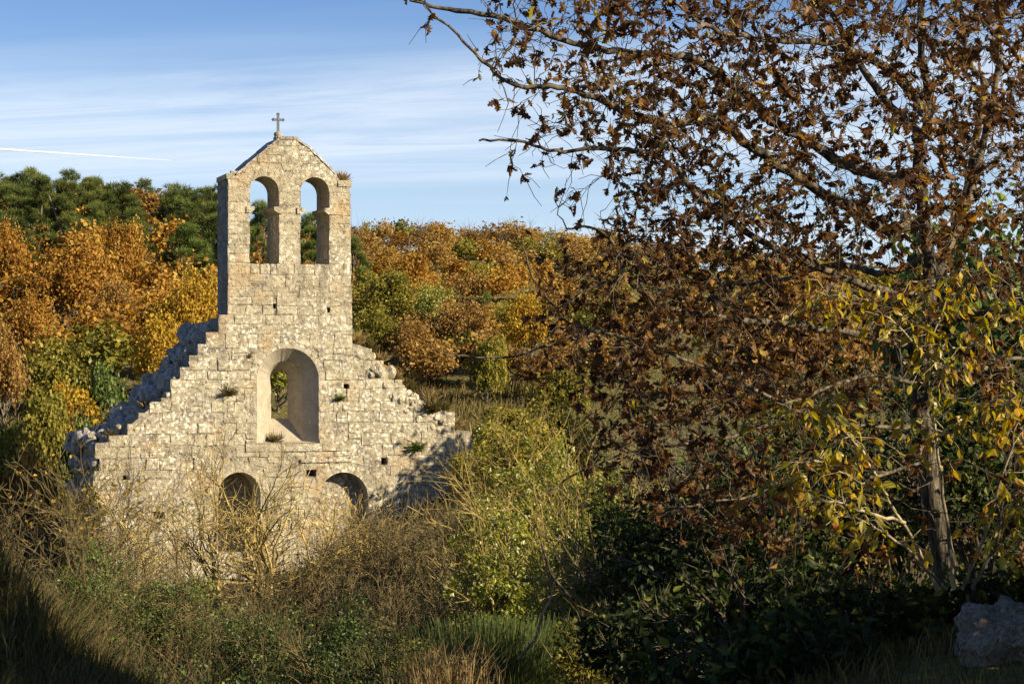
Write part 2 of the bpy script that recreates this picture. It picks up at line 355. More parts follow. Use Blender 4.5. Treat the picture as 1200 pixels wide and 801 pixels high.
ny, nx = gx.shape; ii = (np.arange(ny - 1)[:, None] * nx + np.arange(nx - 1)[None]).ravel()
go = obj("ground", mesh_np("ground", gv, np.stack([ii, ii + 1, ii + nx + 1, ii + nx], 1), shade=True), M_GROUND); tag(go, kind="structure")

def on_ray(px, Y, sink=0.05):
    x = (px - 600) / F * Y; return np.array([x, Y, hz(x, Y) - sink])

# ------------------------------------------------------------------ chapel
rng = np.random.default_rng(7)
T_WALL = 1.5
base_z = -6.2
chapel = thing("chapel_ruin", "ruined limestone chapel gable with twin bell openings, arched windows and broken stepped shoulders", "chapel", fw(0, base_z))
CH_M = Matrix.Translation(Vector(fw(0, base_z))); CH_I = CH_M.inverted()
def cobj(name, v, f, mat, kind=None, shade=False):
    v = np.asarray(v) - fw(0, base_z)[None]
    o = obj(name, mesh_np(name, v, f, shade=shade), mat, chapel)
    if kind: o["kind"] = kind
    return o
def P(*pts): return [fac(*p) for p in pts]
left_out = P((267, 206), (267, 372), (256, 372), (256, 389), (241.5, 389), (241.5, 403), (232, 403), (232, 416), (222, 416), (222, 430), (211, 430), (211, 444), (200, 444), (200, 466), (189, 466), (189, 474), (175, 474), (175, 479), (149, 501), (149, 512), (128, 513), (127, 518), (112, 519), (111, 536), (117, 537), (116, 556), (109, 557), (110, 584), (118, 585), (117, 610), (112, 611), (112, 760))
right_out = P((553, 760), (553, 505), (533, 505), (533, 486), (500, 484), (500, 470), (478, 466), (472, 450), (456, 446), (452, 430), (440, 424), (432, 408), (413, 402), (410, 216))
gable = P((397, 212), (391, 203), (378, 189), (362, 174), (346, 164), (327, 164), (303, 184), (279, 204))
outline = left_out + right_out + gable

def arch_loop(cx, ztop, r, zbot, n=14):
    zc = ztop - r; a = np.linspace(0, math.pi, n)
    return [(cx + r * math.cos(t), zc + r * math.sin(t)) for t in a] + [(cx - r, zbot), (cx + r, zbot)]
def op(pxl, pxr, ptop, pbot):
    (a, _), (b, _) = fac(pxl, pbot), fac(pxr, pbot); c = .5 * (a + b); m = .5 * (pxl + pxr)
    return dict(c=c, r=.5 * (b - a), top=fac(m, ptop)[1], bot=fac(m, pbot)[1])
BELL = [op(292.5, 326.5, 206.5, 314), op(352, 385.5, 207.5, 315)]
WIN = op(300.5, 373.5, 407.5, 519)
LOWL = op(256, 305, 553, 648); LOWR = op(374, 431, 553, 668); DOOR = op(303, 378, 693, 760)
OPS = BELL + [WIN, LOWL, LOWR, DOOR]
RINGW = [.42, .42, .20, .30, .32, .38]
for o_, w_ in zip(OPS, RINGW): o_['zc'] = o_['top'] - o_['r']; o_['ring'] = w_

HOLES = []
for px, py, w_, h_ in [(186, 603, 13, 9), (216, 641, 8, 9), (322, 358.5, 4.5, 6), (385, 363, 4.5, 6), (406, 453, 7, 7), (365, 554, 12, 8), (482, 472, 6, 8), (147, 560, 7, 6), (244, 575, 6, 7), (450, 540, 7, 8)]:
    s_, z_ = fac(px, py); HOLES.append((s_, z_, w_ / 39.5 / 2, h_ / 39.5 / 2))
cu = bpy.data.curves.new("wall", 'CURVE'); cu.dimensions = '2D'; cu.fill_mode = 'BOTH'; cu.extrude = T_WALL / 2 - .007
def spl(pts):
    s = cu.splines.new('POLY'); s.points.add(len(pts) - 1); s.use_cyclic_u = True
    for q, p in zip(s.points, pts): q.co = (p[0], p[1], 0, 1)
oc = np.array(outline); spl([tuple(p) for p in oc])
for o_ in OPS: spl(arch_loop(o_['c'], o_['top'] + .012, o_['r'] + .012, o_['bot'] - .012))
for s_, z_, a_, b_ in HOLES: spl([(s_ - a_, z_ - b_), (s_ + a_, z_ - b_), (s_ + a_, z_ + b_), (s_ - a_, z_ + b_)])
co = bpy.data.objects.new("wall", cu); COL.objects.link(co)
bpy.context.view_layer.update()
me = bpy.data.meshes.new_from_object(co.evaluated_get(bpy.context.evaluated_depsgraph_get()))
bpy.data.objects.remove(co)
vv = np.zeros(len(me.vertices) * 3, np.float32); me.vertices.foreach_get("co", vv); vv = vv.reshape(-1, 3)
wv = np.array([fw(a, b, .014 + (T_WALL / 2 - .007) - c) for a, b, c in vv]) - fw(0, base_z)
me.vertices.foreach_set("co", wv.astype(np.float32).ravel()); me.name = "wall"
me.materials.clear(); wall = obj("wall", me, M_MORTAR, chapel)
bm = bmesh.new(); bm.from_mesh(me); bmesh.ops.recalc_face_normals(bm, faces=bm.faces); bm.to_mesh(me); bm.free()

# course by course stones on the front
ol = np.array(outline + [outline[0]])
def spans(z):
    xs_ = []
    for (x0, z0), (x1, z1) in zip(ol[:-1], ol[1:]):
        if (z0 - z) * (z1 - z) < 0: xs_.append(x0 + (z - z0) / (z1 - z0) * (x1 - x0))
    xs_.sort(); sp = [(xs_[i], xs_[i + 1]) for i in range(0, len(xs_) - 1, 2)]
    for o_ in OPS:
        ro = o_['r'] + (o_['ring'] if z > o_['zc'] else 0.0)
        if z > o_['top'] + o_['ring'] or z < o_['bot']: continue
        hw = math.sqrt(max(ro * ro - (z - o_['zc']) ** 2, 0)) if z > o_['zc'] else o_['r']
        a, b = o_['c'] - hw, o_['c'] + hw; new = []
        for x0, x1 in sp:
            if b <= x0 or a >= x1: new.append((x0, x1)); continue
            if a - x0 > .06: new.append((x0, a))
            if x1 - b > .06: new.append((b, x1))
        sp = new
    for s_, z_, a_, b_ in HOLES:
        if abs(z - z_) > max(b_, .16): continue
        new = []
        for x0, x1 in sp:
            if s_ + a_ <= x0 or s_ - a_ >= x1: new.append((x0, x1)); continue
            if s_ - a_ - x0 > .06: new.append((x0, s_ - a_))
            if x1 - s_ - a_ > .06: new.append((s_ + a_, x1))
        sp = new
    return sp
UG = np.array([0, .13, .87, 1.0])
def stone_local(w, h, d, proud, jit, bev=1.0):
    """front grid 4x4 + sides; local coords (s, z, depth into wall)"""
    gu, gw = np.meshgrid(UG, UG); e = min(.03, .16 * min(w, h))
    uu = np.where((gu > 0) & (gu < 1), np.where(gu < .5, e / w, 1 - e / w), gu); ww = np.where((gw > 0) & (gw < 1), np.where(gw < .5, e / h, 1 - e / h), gw)
    v = np.stack([uu.ravel() * w, ww.ravel() * h, np.zeros(16)], 1)
    edge = ((gu == 0) | (gu == 1) | (gw == 0) | (gw == 1)).ravel()
    v[:, 2] = np.where(edge, e * .6 * bev, 0) - proud
    v[:, 2] += rng.normal(0, jit * .38, 16)
    v[:, :2] += rng.normal(0, jit * .55, (16, 2))
    ringi = [0, 1, 2, 3, 7, 11, 15, 14, 13, 12, 8, 4]
    b = v[ringi].copy(); b[:, 2] = d
    v = np.concatenate([v, b])
    f = [(4 * r + c, 4 * r + c + 1, 4 * r + c + 5, 4 * r + c + 4) for r in range(3) for c in range(3)]
    for i in range(12):
        j = (i + 1) % 12; f.append((ringi[j], ringi[i], 16 + i, 16 + j))
    return v, np.array(f)
STONES = []     # (area, world verts, faces)
zt = max(p[1] for p in outline); z = base_z + .1
_, z_tower = fac(338, 400); _, z_step = fac(338, 512)
gap = .021
while z < zt - .05:
    tower = z > z_tower
    h = rng.uniform(.22, .36) if not tower else rng.uniform(.24, .36)
    if not tower and z > z_step - .8 and rng.random() < .6: h = rng.uniform(.30, .42)
    for x0, x1 in spans(z + h / 2):
        x = x0
        while x < x1 - .02:
            big = (x - x0 < .05) or rng.random() < .25
            w = rng.uniform(.42, .74) if big else rng.uniform(.20, .50)
            if x1 - (x + w) < .2: w = x1 - x
            pieces = [(z, h)]
            if not big and rng.random() < (.55 if abs(x + w / 2) < 2.4 and z > z_step - .5 else .22): k = rng.uniform(.42, .58); pieces = [(z, h * k), (z + h * k, h * (1 - k))]
            for zz_, hh in pieces:
                if w < .08: continue
                sx = x
                smear = rng.uniform(.5, 1.0) if rng.random() < (.22 if tower else .48 if zz_ > z_step else .62) else rng.uniform(.02, .3)
                v, f = stone_local(w - gap * smear, hh - gap * smear, .16, rng.normal(.0, (.003 if tower else .007) + .006 * smear), (.009 if tower else .015) + .008 * smear, smear)
                v[:, 0] += sx + gap / 2; v[:, 1] += zz_ + gap / 2
                for o_ in OPS:   # keep clear of the arch rings
                    dx, dz = v[:, 0] - o_['c'], v[:, 1] - o_['zc']; rr = np.hypot(dx, dz); k = (dz > 0) & (rr < o_['r'] + o_['ring'])
                    if k.any():
                        s_ = (o_['r'] + o_['ring']) / np.maximum(rr[k], 1e-3); v[k, 0] = o_['c'] + dx[k] * s_; v[k, 1] = o_['zc'] + dz[k] * s_
                if rng.random() < .012 and not big: continue        # lost stones: small holes
                wv = FO[None] * np.array([1, 1, 0]) + U[None] * v[:, :1] + V[None] * v[:, 2:3] + np.array([0, 0, 1.0])[None] * v[:, 1:2]
                STONES.append((w * hh if zz_ > -4.0 else 0, wv, f))
            x += w
    z += h
STONES.sort(key=lambda t: -t[0])
for a, v, f in STONES[:300]:
    c = v.mean(0); o_ = obj("stone", mesh_np("stone", v - c, f), M_STONE, chapel, Vector(c - fw(0, base_z)))
v, f, _ = join([(v, f, None) for a, v, f in STONES[300:]])
cobj("small_stones", v, f, M_STONE, "stuff")

# loose stones left on the steps
# voussoirs round each opening and dressed reveals
def front_pt(s, z_, d): return fw(s, z_, d)
for o_, nv_, pr in zip(OPS, (9, 9, 15, 9, 11, 11), (.002, .002, .0, .003, .003, .003)):
    r0, r1 = o_['r'], o_['r'] + o_['ring']; step = math.pi / nv_
    for k in range(nv_):
        a0, a1 = k * step + .006, (k + 1) * step - .006; rj = r1 + rng.uniform(-.05, .03); pj = pr + rng.normal(0, .004)
        V_ = []
        for d in (-pj, .28):
            for rr, e in ((r0, 0), (rj, 0)):
                for t in np.linspace(a0, a1, 4): V_.append(front_pt(o_['c'] + rr * math.cos(t), o_['zc'] + rr * math.sin(t), d))
        V_ = np.array(V_); f = []
        for i in range(3):
            f += [(i, i + 1, 5 + i, 4 + i), (8 + i + 1, 8 + i, 12 + i, 13 + i), (i + 1, i, 8 + i, 9 + i), (4 + i, 5 + i, 13 + i, 12 + i)]
        f += [(0, 4, 12, 8), (7, 3, 11, 15)]
        c = V_.mean(0); obj("voussoir", mesh_np("voussoir", V_ - c, np.array(f)), M_STONE, chapel, Vector(c - fw(0, base_z)))
def reveal(name, o_, rings, mat, arcn=20, sill=True):
    """rings: list of (radius, depth, dz_bottom): a sleeve through the wall following the arch; dz raises the sill"""
    rows = []
    for r_, d, dzb in rings:
        row = [front_pt(o_['c'] + r_, o_['bot'] + dzb, d)]
        for q in np.linspace(.15, 1, 5): row.append(front_pt(o_['c'] + r_, o_['bot'] + dzb + (o_['zc'] - o_['bot'] - dzb) * q, d))
        row += [front_pt(o_['c'] + r_ * math.cos(t), o_['zc'] + r_ * math.sin(t), d) for t in np.linspace(0, math.pi, arcn)[1:-1]]
        for q in np.linspace(1, .15, 5): row.append(front_pt(o_['c'] - r_, o_['bot'] + dzb + (o_['zc'] - o_['bot'] - dzb) * q, d))
        row.append(front_pt(o_['c'] - r_, o_['bot'] + dzb, d)); rows.append(row)
    n = len(rows[0]); V_ = np.array([p for row in rows for p in row]); f = []
    for j in range(len(rows) - 1):
        for i in range(n - 1 + (1 if sill else 0)):
            k = (i + 1) % n; f.append((j * n + i, j * n + k, (j + 1) * n + k, (j + 1) * n + i))
    return cobj(name, V_, np.array(f), mat)
def cut_stones(name, o_, r0, d0, r1, d1, b0, b1, mat, ncourse=5, nv_=9):
    """dressed stones lining an arched splay from (r0,d0) to (r1,d1)"""
    segs = []
    for sg in (1, -1):
        qs = np.concatenate([[0], np.sort(rng.uniform(.12, .9, ncourse - 1)), [1]]); qs = .5 * qs + .5 * np.linspace(0, 1, ncourse + 1)
        segs += [('j', sg, a, b) for a, b in zip(qs[:-1], qs[1:])]
    segs += [('a', 0, k * math.pi / nv_, (k + 1) * math.pi / nv_) for k in range(nv_)]
    for kind, sg, a, b in segs:
        e = .004; off = rng.normal(.008, .006); V_ = []
        for lift in (off, .12):
            for r_, d, bz in ((r0 + lift, d0, b0), (r1 + lift, d1, b1)):
                for t in np.linspace(a + e, b - e, 2 if kind == 'j' else 4):
                    if kind == 'j': V_.append(front_pt(o_['c'] + sg * r_, o_['bot'] + bz + (o_['zc'] - o_['bot'] - bz) * t, d))
                    else: V_.append(front_pt(o_['c'] + r_ * math.cos(t), o_['zc'] + r_ * math.sin(t), d))
        n = 2 if kind == 'j' else 4; f = []
        for i in range(n - 1): f += [(i, i + 1, n + i + 1, n + i), (i + 1, i, 2 * n + i, 2 * n + i + 1), (n + i, n + i + 1, 3 * n + i + 1, 3 * n + i)]
        f += [(0, n, 3 * n, 2 * n), (n - 1, 3 * n - 1, 4 * n - 1, 2 * n - 1)]
        V_ = np.array(V_) + rng.normal(0, .004, (len(V_), 3)); c = V_.mean(0); obj(name, mesh_np(name, V_ - c, np.array(f)), mat, chapel, Vector(c - fw(0, base_z)))
cut_stones("splay_stone", WIN, WIN['r'] - .012, .004, WIN['r'] - .392, .415, 0, .05, M_ASHLAR, 5, 9)
cut_stones("embrasure_stone", WIN, WIN['r'] - .392, .43, WIN['r'] - .682, 1.10, .07, .70, M_ASHLAR, 4, 7)
reveal("window_splay", WIN, [(WIN['r'], -.004, 0), (WIN['r'] - .02, .02, 0), (WIN['r'] - .38, .42, .05)], M_ASHLAR)
reveal("window_embrasure", WIN, [(WIN['r'] - .38, .421, .05), (WIN['r'] - .67, 1.11, .70), (WIN['r'] - .30, T_WALL + .02, .45)], M_ASHLAR)
for o_ in BELL: reveal("bell_opening_reveal", o_, [(o_['r'], .0, 0), (o_['r'], T_WALL + .01, 0)], M_STONE)
for o_, dd in ((LOWL, 1.1), (LOWR, .45), (DOOR, 1.3)):
    reveal("arch_reveal", o_, [(o_['r'], .0, 0), (o_['r'] - .02, dd, 0)], M_ASHLAR)
    lp = arch_loop(o_['c'], o_['top'], o_['r'] + .02, o_['bot'] - .05, 18); V_ = np.array([front_pt(a, b, dd - .02) for a, b in lp])
    cobj("blocked_back", V_, np.arange(len(V_))[None], M_MORTAR)
for s_, z_, a_, b_ in HOLES:
    cobj("hole_back", np.array([front_pt(s_ + i * (a_ + .05), z_ + j * (b_ + .05), .55) for i, j in ((-1, -1), (1, -1), (1, 1), (-1, 1))]), np.array([[0, 1, 2, 3]]), M_MORTAR)
# imposts in the bell openings
for o_ in BELL:
    _, zi = fac(330, 242.5); _, zb = fac(330, 250)
    for sgn in (-1, 1):
        s0 = o_['c'] + sgn * (o_['r'] + .10); s1 = o_['c'] + sgn * (o_['r'] - .14); s2 = o_['c'] + sgn * (o_['r'] - .02)
        V_ = [front_pt(s, z_, d) for d in (-.04, T_WALL + .03) for s, z_ in ((s0, zi), (s1, zi), (s1, zi - .10), (s2, zb), (s0, zb))]
        f = [[0, 1, 2, 3, 4], [9, 8, 7, 6, 5]]; q = [[i, (i + 1) % 5, 5 + (i + 1) % 5, 5 + i] for i in range(5)]
        cobj("impost", V_, [np.array(f), np.array(q)], M_STONE)
# sill ledge under the big window, string course above the low arches
def block(name, s0, s1, z0, z1, d0, d1, mat, j=.012):
    V_ = np.array([front_pt(s, z_, d) for d in (d0, d1) for s, z_ in ((s0, z0), (s1, z0), (s1, z1), (s0, z1))]) + rng.normal(0, j, (8, 3))
    return cobj(name, V_, np.array([(0, 1, 2, 3), (5, 4, 7, 6), (4, 0, 3, 7), (1, 5, 6, 2), (3, 2, 6, 7), (4, 5, 1, 0)]), mat)
(sa, _), (sb, _) = fac(288, 520), fac(411, 520); s = sa
while s < sb - .1:
    w = min(rng.uniform(.45, .8), sb - s); _, z1 = fac(338, 519.5); block("sill_stone", s + .002, s + w - .002, z1 - .22, z1, -.035, .25, M_STONE, .003); s += w
(sa, _), (sb, _) = fac(352, 538), fac(411, 538); s = sa
while s < sb - .1:
    w = min(rng.uniform(.5, .9), sb - s); _, z1 = fac(380, 537.5); block("string_course_stone", s + .002, s + w - .002, z1 - .09, z1, -.05, .2, M_STONE, .003); s += w
# gable coping slabs, shoulder caps and the pedestal
def slab(p0, p1, th, d0, d1, mat, name, over=.05):
    (s0, z0), (s1, z1) = p0, p1; l_ = math.hypot(s1 - s0, z1 - z0); nx_, nz_ = -(z1 - z0) / l_, (s1 - s0) / l_
    if nz_ < 0: nx_, nz_ = -nx_, -nz_
    V_ = np.array([front_pt(s + nx_ * t, z_ + nz_ * t, d) for d in (d0, d1) for s, z_, t in ((s0, z0, 0), (s1, z1, 0), (s1, z1, th), (s0, z0, th))]) + rng.normal(0, .005, (8, 3))
    f = np.array([(0, 1, 2, 3), (5, 4, 7, 6), (4, 0, 3, 7), (1, 5, 6, 2), (3, 2, 6, 7), (4, 5, 1, 0)])
    return cobj(name, V_, f, mat)
for poly in ([(277, 205), (290, 195), (303, 184), (315, 174), (328, 163.5)], [(328.3, 163.3), (346.5, 163.5)], [(346.8, 163.6), (362, 173.5), (371, 182), (380, 191), (393, 205)]):
    pp = [fac(*p) for p in poly]
    for a, b in zip(pp[:-1], pp[1:]): slab(a, b, rng.uniform(.05, .07), -.02 + rng.normal(0, .006), T_WALL + .05, M_RUBBLE, "coping_slab")
(a, z0), (b, _) = fac(266, 205), fac(281, 205); block("shoulder_cap", a - .01, b, z0 - .10, z0 + .04, -.006, T_WALL + .012, M_STONE, .004)
(a, z0), (b, _) = fac(396, 216), fac(410, 216); block("shoulder_cap", a, b + .05, z0 - .06, z0 + .12, -.03, T_WALL + .02, M_STONE, .005)
cs, cz = fac(329, 162)
def lathe(profile, c, n=10):
    V_ = np.array([[c[0] + r_ * math.cos(t), c[1] + r_ * math.sin(t), c[2] + z_] for r_, z_ in profile for t in np.arange(n) * 2 * math.pi / n]); f = []
    for j in range(len(profile) - 1):
        for i in range(n): f.append((j * n + i, j * n + (i + 1) % n, (j + 1) * n + (i + 1) % n, (j + 1) * n + i))
    return V_, np.array(f)
pc = fw(cs, cz + .05, .35)
v, f = lathe([(.14, -.1), (.14, 0), (.11, .04), (.13, .09), (.11, .15), (.05, .18), (.001, .185)], pc); cobj("pedestal", v, f, M_STONE)
# iron cross with trefoil ends
bm = bmesh.new()
def bbox(bm, a, b, th):
    m_ = Matrix.Translation((0, 0, 0)); r_ = bmesh.ops.create_cube(bm, size=1.0)
    for v_ in r_['verts']: v_.co = Vector((a[0] + (v_.co.x + .5) * (b[0] - a[0]), v_.co.y * th, a[1] + (v_.co.z + .5) * (b[1] - a[1])))
bbox(bm, (-.042, 0), (.042, .56), .05); bbox(bm, (-.15, .36), (-.043, .44), .046); bbox(bm, (.043, .36), (.15, .44), .046)
for cx_, cz_ in ((0, .58), (-.165, .40), (.165, .40)):
    for dx, dz in ((0, .025), (.03, 0), (-.03, 0), (0, -.025)):
        bmesh.ops.create_icosphere(bm, subdivisions=1, radius=.035, matrix=Matrix.Translation((cx_ + dx, 0, cz_ + dz)) @ Matrix.Diagonal((1, .8, 1, 1)))
bmesh.ops.create_icosphere(bm, subdivisions=2, radius=.06, matrix=Matrix.Translation((0, 0, .40)) @ Matrix.Diagonal((1, .6, 1, 1)))
me = bpy.data.meshes.new("cross"); bm.to_mesh(me); bm.free()
cr = obj("cross", me, M_IRON, chapel, Vector(pc - fw(0, base_z)) + Vector((0, 0, .17))); cr.rotation_euler = (0, 0, FA); cr.scale = (.88, .88, .9); cr["label"] = "small dark iron cross with trefoil ends"

# the broken vault behind the left shoulder: a sloping bank of rubble
ROCKS = []
def rock_variant(seed, sub=1, rough=.22):
    bm = bmesh.new(); bmesh.ops.create_icosphere(bm, subdivisions=sub, radius=.5); r_ = np.random.default_rng(seed)
    off = Vector(r_.uniform(-50, 50, 3))
    planes = [(Vector(rand_unit(r_, 1)[0]), r_.uniform(.30, .43)) for _ in range(7)]
    for v_ in bm.verts:
        p = v_.co.copy()
        for nrm, d in planes:
            k = p.dot(nrm)
            if k > d: p -= nrm * (k - d)
        p *= 1 + rough * noise.noise(p * 2.2 + off); v_.co = p
    me = bpy.data.meshes.new("rubble_stone"); bm.to_mesh(me); bm.free(); me.materials.append(M_RUBBLE); return me
for s_ in range(10): ROCKS.append(rock_variant(s_, 2))
WARM = [m_.copy() for m_ in ROCKS]
for m_ in WARM: m_.materials.clear(); m_.materials.append(M_STONE)
def rock_at(p, size, name="rubble_stone", parent=chapel):
    o_ = obj(name, (WARM if name == "broken_stone" else ROCKS)[int(rng.integers(len(ROCKS)))], None, parent, Vector(np.asarray(p) - (fw(0, base_z) if parent is chapel else 0)))
    o_.rotation_euler = rng.uniform(0, 6.28, 3); o_.scale = np.array([1, rng.uniform(.7, 1), rng.uniform(.6, .85)]) * size
    return o_
slope_pts = P((262, 374), (241, 396), (222, 424), (200, 452), (176, 476), (150, 500), (113, 511))
sl = np.array(slope_pts); DEP = 4.5
# bed of the bank (solid body under the rubble) and the nave's side wall below
V_, f = [], []
for i, (s, z_) in enumerate(sl):
    for d in (.5, DEP):
        V_ += [fw(s + .1, z_ - .28, d), fw(s + .1, base_z, d)]
for i in range(len(sl) - 1):
    a, b = 4 * i, 4 * i + 4; f += [(a, a + 2, b + 2, b), (a + 2, a + 3, b + 3, b + 2)]
e = 4 * (len(sl) - 1); f += [(e, e + 2, e + 3, e + 1)]
cobj("vault_core", V_, np.array(f), M_MORTAR)
seg = np.linalg.norm(np.diff(sl, axis=0), axis=1); cum = np.concatenate([[0], np.cumsum(seg)]); tot_ = cum[-1]
placed = []
tries = 0
while len(placed) < 230 and tries < 9000:
    tries += 1
    q = rng.uniform(-.05, tot_); d = rng.uniform(1.2, DEP + .1); size = rng.choice([.24, .34, .46, .62, .85]) * rng.uniform(.8, 1.15)
    s = np.interp(q, cum, sl[:, 0]); z_ = np.interp(q, cum, sl[:, 1])
    if any((q - a) ** 2 + (d - b) ** 2 < (.40 * (size + c)) ** 2 for a, b, c in placed): continue
    placed.append((q, d, size)); rock_at(fw(s - .05, z_ - .14 + rng.uniform(-.12, .06) , d), size * 1.1)
# rubble of the nave's side wall showing left of the front
for k in range(70):
    d = rng.uniform(.3, DEP + .5); z_ = rng.uniform(-4.2, fac(110, 514)[1] + .15); rock_at(fw(-5.62 + rng.uniform(-.12, .1), z_, d), rng.uniform(.3, .6), "side_wall_stone")
s0 = -5.5
V_ = np.array([fw(s0, z_, d) for d in (T_WALL, DEP + .5) for z_ in (base_z, fac(110, 514)[1])]); cobj("side_wall", V_, np.array([(0, 1, 3, 2)]), M_MORTAR)
# broken right shoulder: irregular stones along the slope
rp = np.array(P((414, 400), (432, 406), (446, 416), (456, 432), (474, 446), (488, 455), (502, 464), (522, 476), (530, 486)))
for k in range(75):
    i = rng.integers(len(rp) - 1); q = rng.random(); p = rp[i] * (1 - q) + rp[i + 1] * q
    rock_at(fw(p[0] - rng.uniform(.0, .35), p[1] - rng.uniform(.08, .5), rng.uniform(.1, 1.3)), rng.choice([.2, .3, .42, .6]) * rng.uniform(.85, 1.2), "broken_stone")
lp = np.array(P((256, 388), (241, 402), (232, 415), (222, 429), (211, 443), (200, 464), (189, 473), (172, 486), (150, 501), (130, 512)))
for k in range(34):   # loose stones left on the steps of the left shoulder
    p = lp[int(rng.integers(len(lp)))]; rock_at(fw(p[0] + rng.uniform(-.22, .12), p[1] + rng.uniform(-.02, .06), rng.uniform(.1, .9)), rng.choice([.14, .2, .3]) * rng.uniform(.8, 1.2), "broken_stone")
for k in range(40):   # face stones of the torn edge
    i = rng.integers(2, len(rp) - 1); q = rng.random(); p = rp[i] * (1 - q) + rp[i + 1] * q
    rock_at(fw(p[0] - rng.uniform(.1, .5), p[1] - rng.uniform(.25, .6), rng.uniform(.02, .12)), rng.uniform(.2, .38), "broken_stone")


# ------------------------------------------------------------------ plant builders
def wander(rng, p, d, length, n, bend=.25, up=0.0):
    """polyline of n points from p along d, drifting"""
    pts = [np.array(p, float)]; d = np.array(d, float); d /= np.linalg.norm(d)
    for i in range(n - 1):
        d = d + rng.normal(0, bend, 3) + np.array([0, 0, up]); d /= np.linalg.norm(d); pts.append(pts[-1] + d * length / (n - 1))
    return np.array(pts), d
def grow(rng, p, d, length, r, level, spec, acc, sites):
    """recursive branching; spec[level] = (children, length ratio, spread, bend, up, points)"""
    nch, lr, spread, bend, up, npt = spec[level]
    pts, de = wander(rng, p, d, length, npt, bend, up)
    last = level == len(spec) - 1
    rad = np.linspace(r, r * (.25 if last else .5), npt)
    acc.append((pts, rad, level))
    if last:
        sites.append((pts, de)); return
    for k in range(nch):
        q = rng.uniform(.25, 1.0) if k < nch - 1 else 1.0
        i = q * (npt - 1); a = int(min(i, npt - 2)); t = i - a; pp = pts[a] * (1 - t) + pts[a + 1] * t
        dd = (pts[a + 1] - pts[a]); dd /= np.linalg.norm(dd)
        nd = dd + rand_unit(rng, 1)[0] * spread; nd /= np.linalg.norm(nd)
        grow(rng, pp, nd, length * lr * rng.uniform(.7, 1.25), r * (1 - .45 * q) * .62, level + 1, spec, acc, sites)
def tube_parts(acc, thick=5, thin=3):
    parts = []
    for lv, sd_ in ((0, thick), (1, thick), (2, thin), (3, thin), (4, thin)):
        lst = [(p, r) for p, r, l_ in acc if l_ == lv]
        if lst: v, f = tubes(lst, sd_); parts.append((v, f, None))
    return parts

# ---- far trees: variants of crown and trunk, shared by copies (unit: 1 m)
FLAKE = (np.array([[-.5, -.34, 0], [.42, -.45, .1], [.5, .38, -.05], [-.38, .5, .08]]), np.array([[0, 1, 2, 3]]))
def crown_blobs(rng, n_leaf, rx, rz_, n_blob, size, lumpy=.26, template=None, flat=1.0, hollow=.3):
    """leaf clumps spread over many sub-lobes of an uneven crown centred at origin"""
    c = rand_unit(rng, n_blob) * rng.uniform(hollow, 1.0, (n_blob, 1)); c[:, 2] = np.abs(c[:, 2]) * 1.25 - .45
    c *= np.array([rx, rx, rz_]) * rng.uniform(.6, 1.2, (n_blob, 1)); c += np.array([math.sin(n_blob + n_leaf + c[0, 0] * 9), math.cos(c[1, 1] * 7), 0]) * .18 * rx * (c[:, 2:3] > 0)
    br = rng.uniform(.6, 1.15, n_blob) * lumpy * rx; btint = rng.normal(0, .13, n_blob)
    k = rng.integers(0, n_blob, n_leaf); nrm = rand_unit(rng, n_leaf); nrm[:, 2] = np.where(rng.random(n_leaf) < .7, np.abs(nrm[:, 2]), nrm[:, 2])
    rad = br[k] * rng.uniform(.55, 1.08, n_leaf) ** .6
    pos = c[k] + nrm * rad[:, None] * np.array([1, 1, flat])
    loose = rng.random(n_leaf) < .33; pos[loose] += rng.normal(0, .15 * rx, (int(loose.sum()), 3))
    tint = np.clip(.5 + btint[k] + rng.normal(0, .2, n_leaf), 0, 1)
    rot = frames(nrm + rng.normal(0, .75, (n_leaf, 3)), rng)
    tv, tf = template if template is not None else FLAKE
    return scatter(tv, tf, pos, rot, size * rng.uniform(.6, 1.3, n_leaf), tint)
def far_trunk(rng, h, r, spread, nlimb=5):
    acc = []; p, _ = wander(rng, (0, 0, -.3), (0, 0, 1), h + .3, 6, .06); acc.append((p, np.linspace(r, r * .5, 6), 0))
    for k in range(nlimb):
        q = p[int(rng.integers(2, 6))]; d = rand_unit(rng, 1)[0]; d[2] = abs(d[2]) * .6 + .5
        b, _ = wander(rng, q, d, spread * rng.uniform(.7, 1.1), 5, .18); acc.append((b, np.linspace(r * .5, r * .12, 5), 1))
    return tube_parts(acc, 5, 3)
VAR = {}
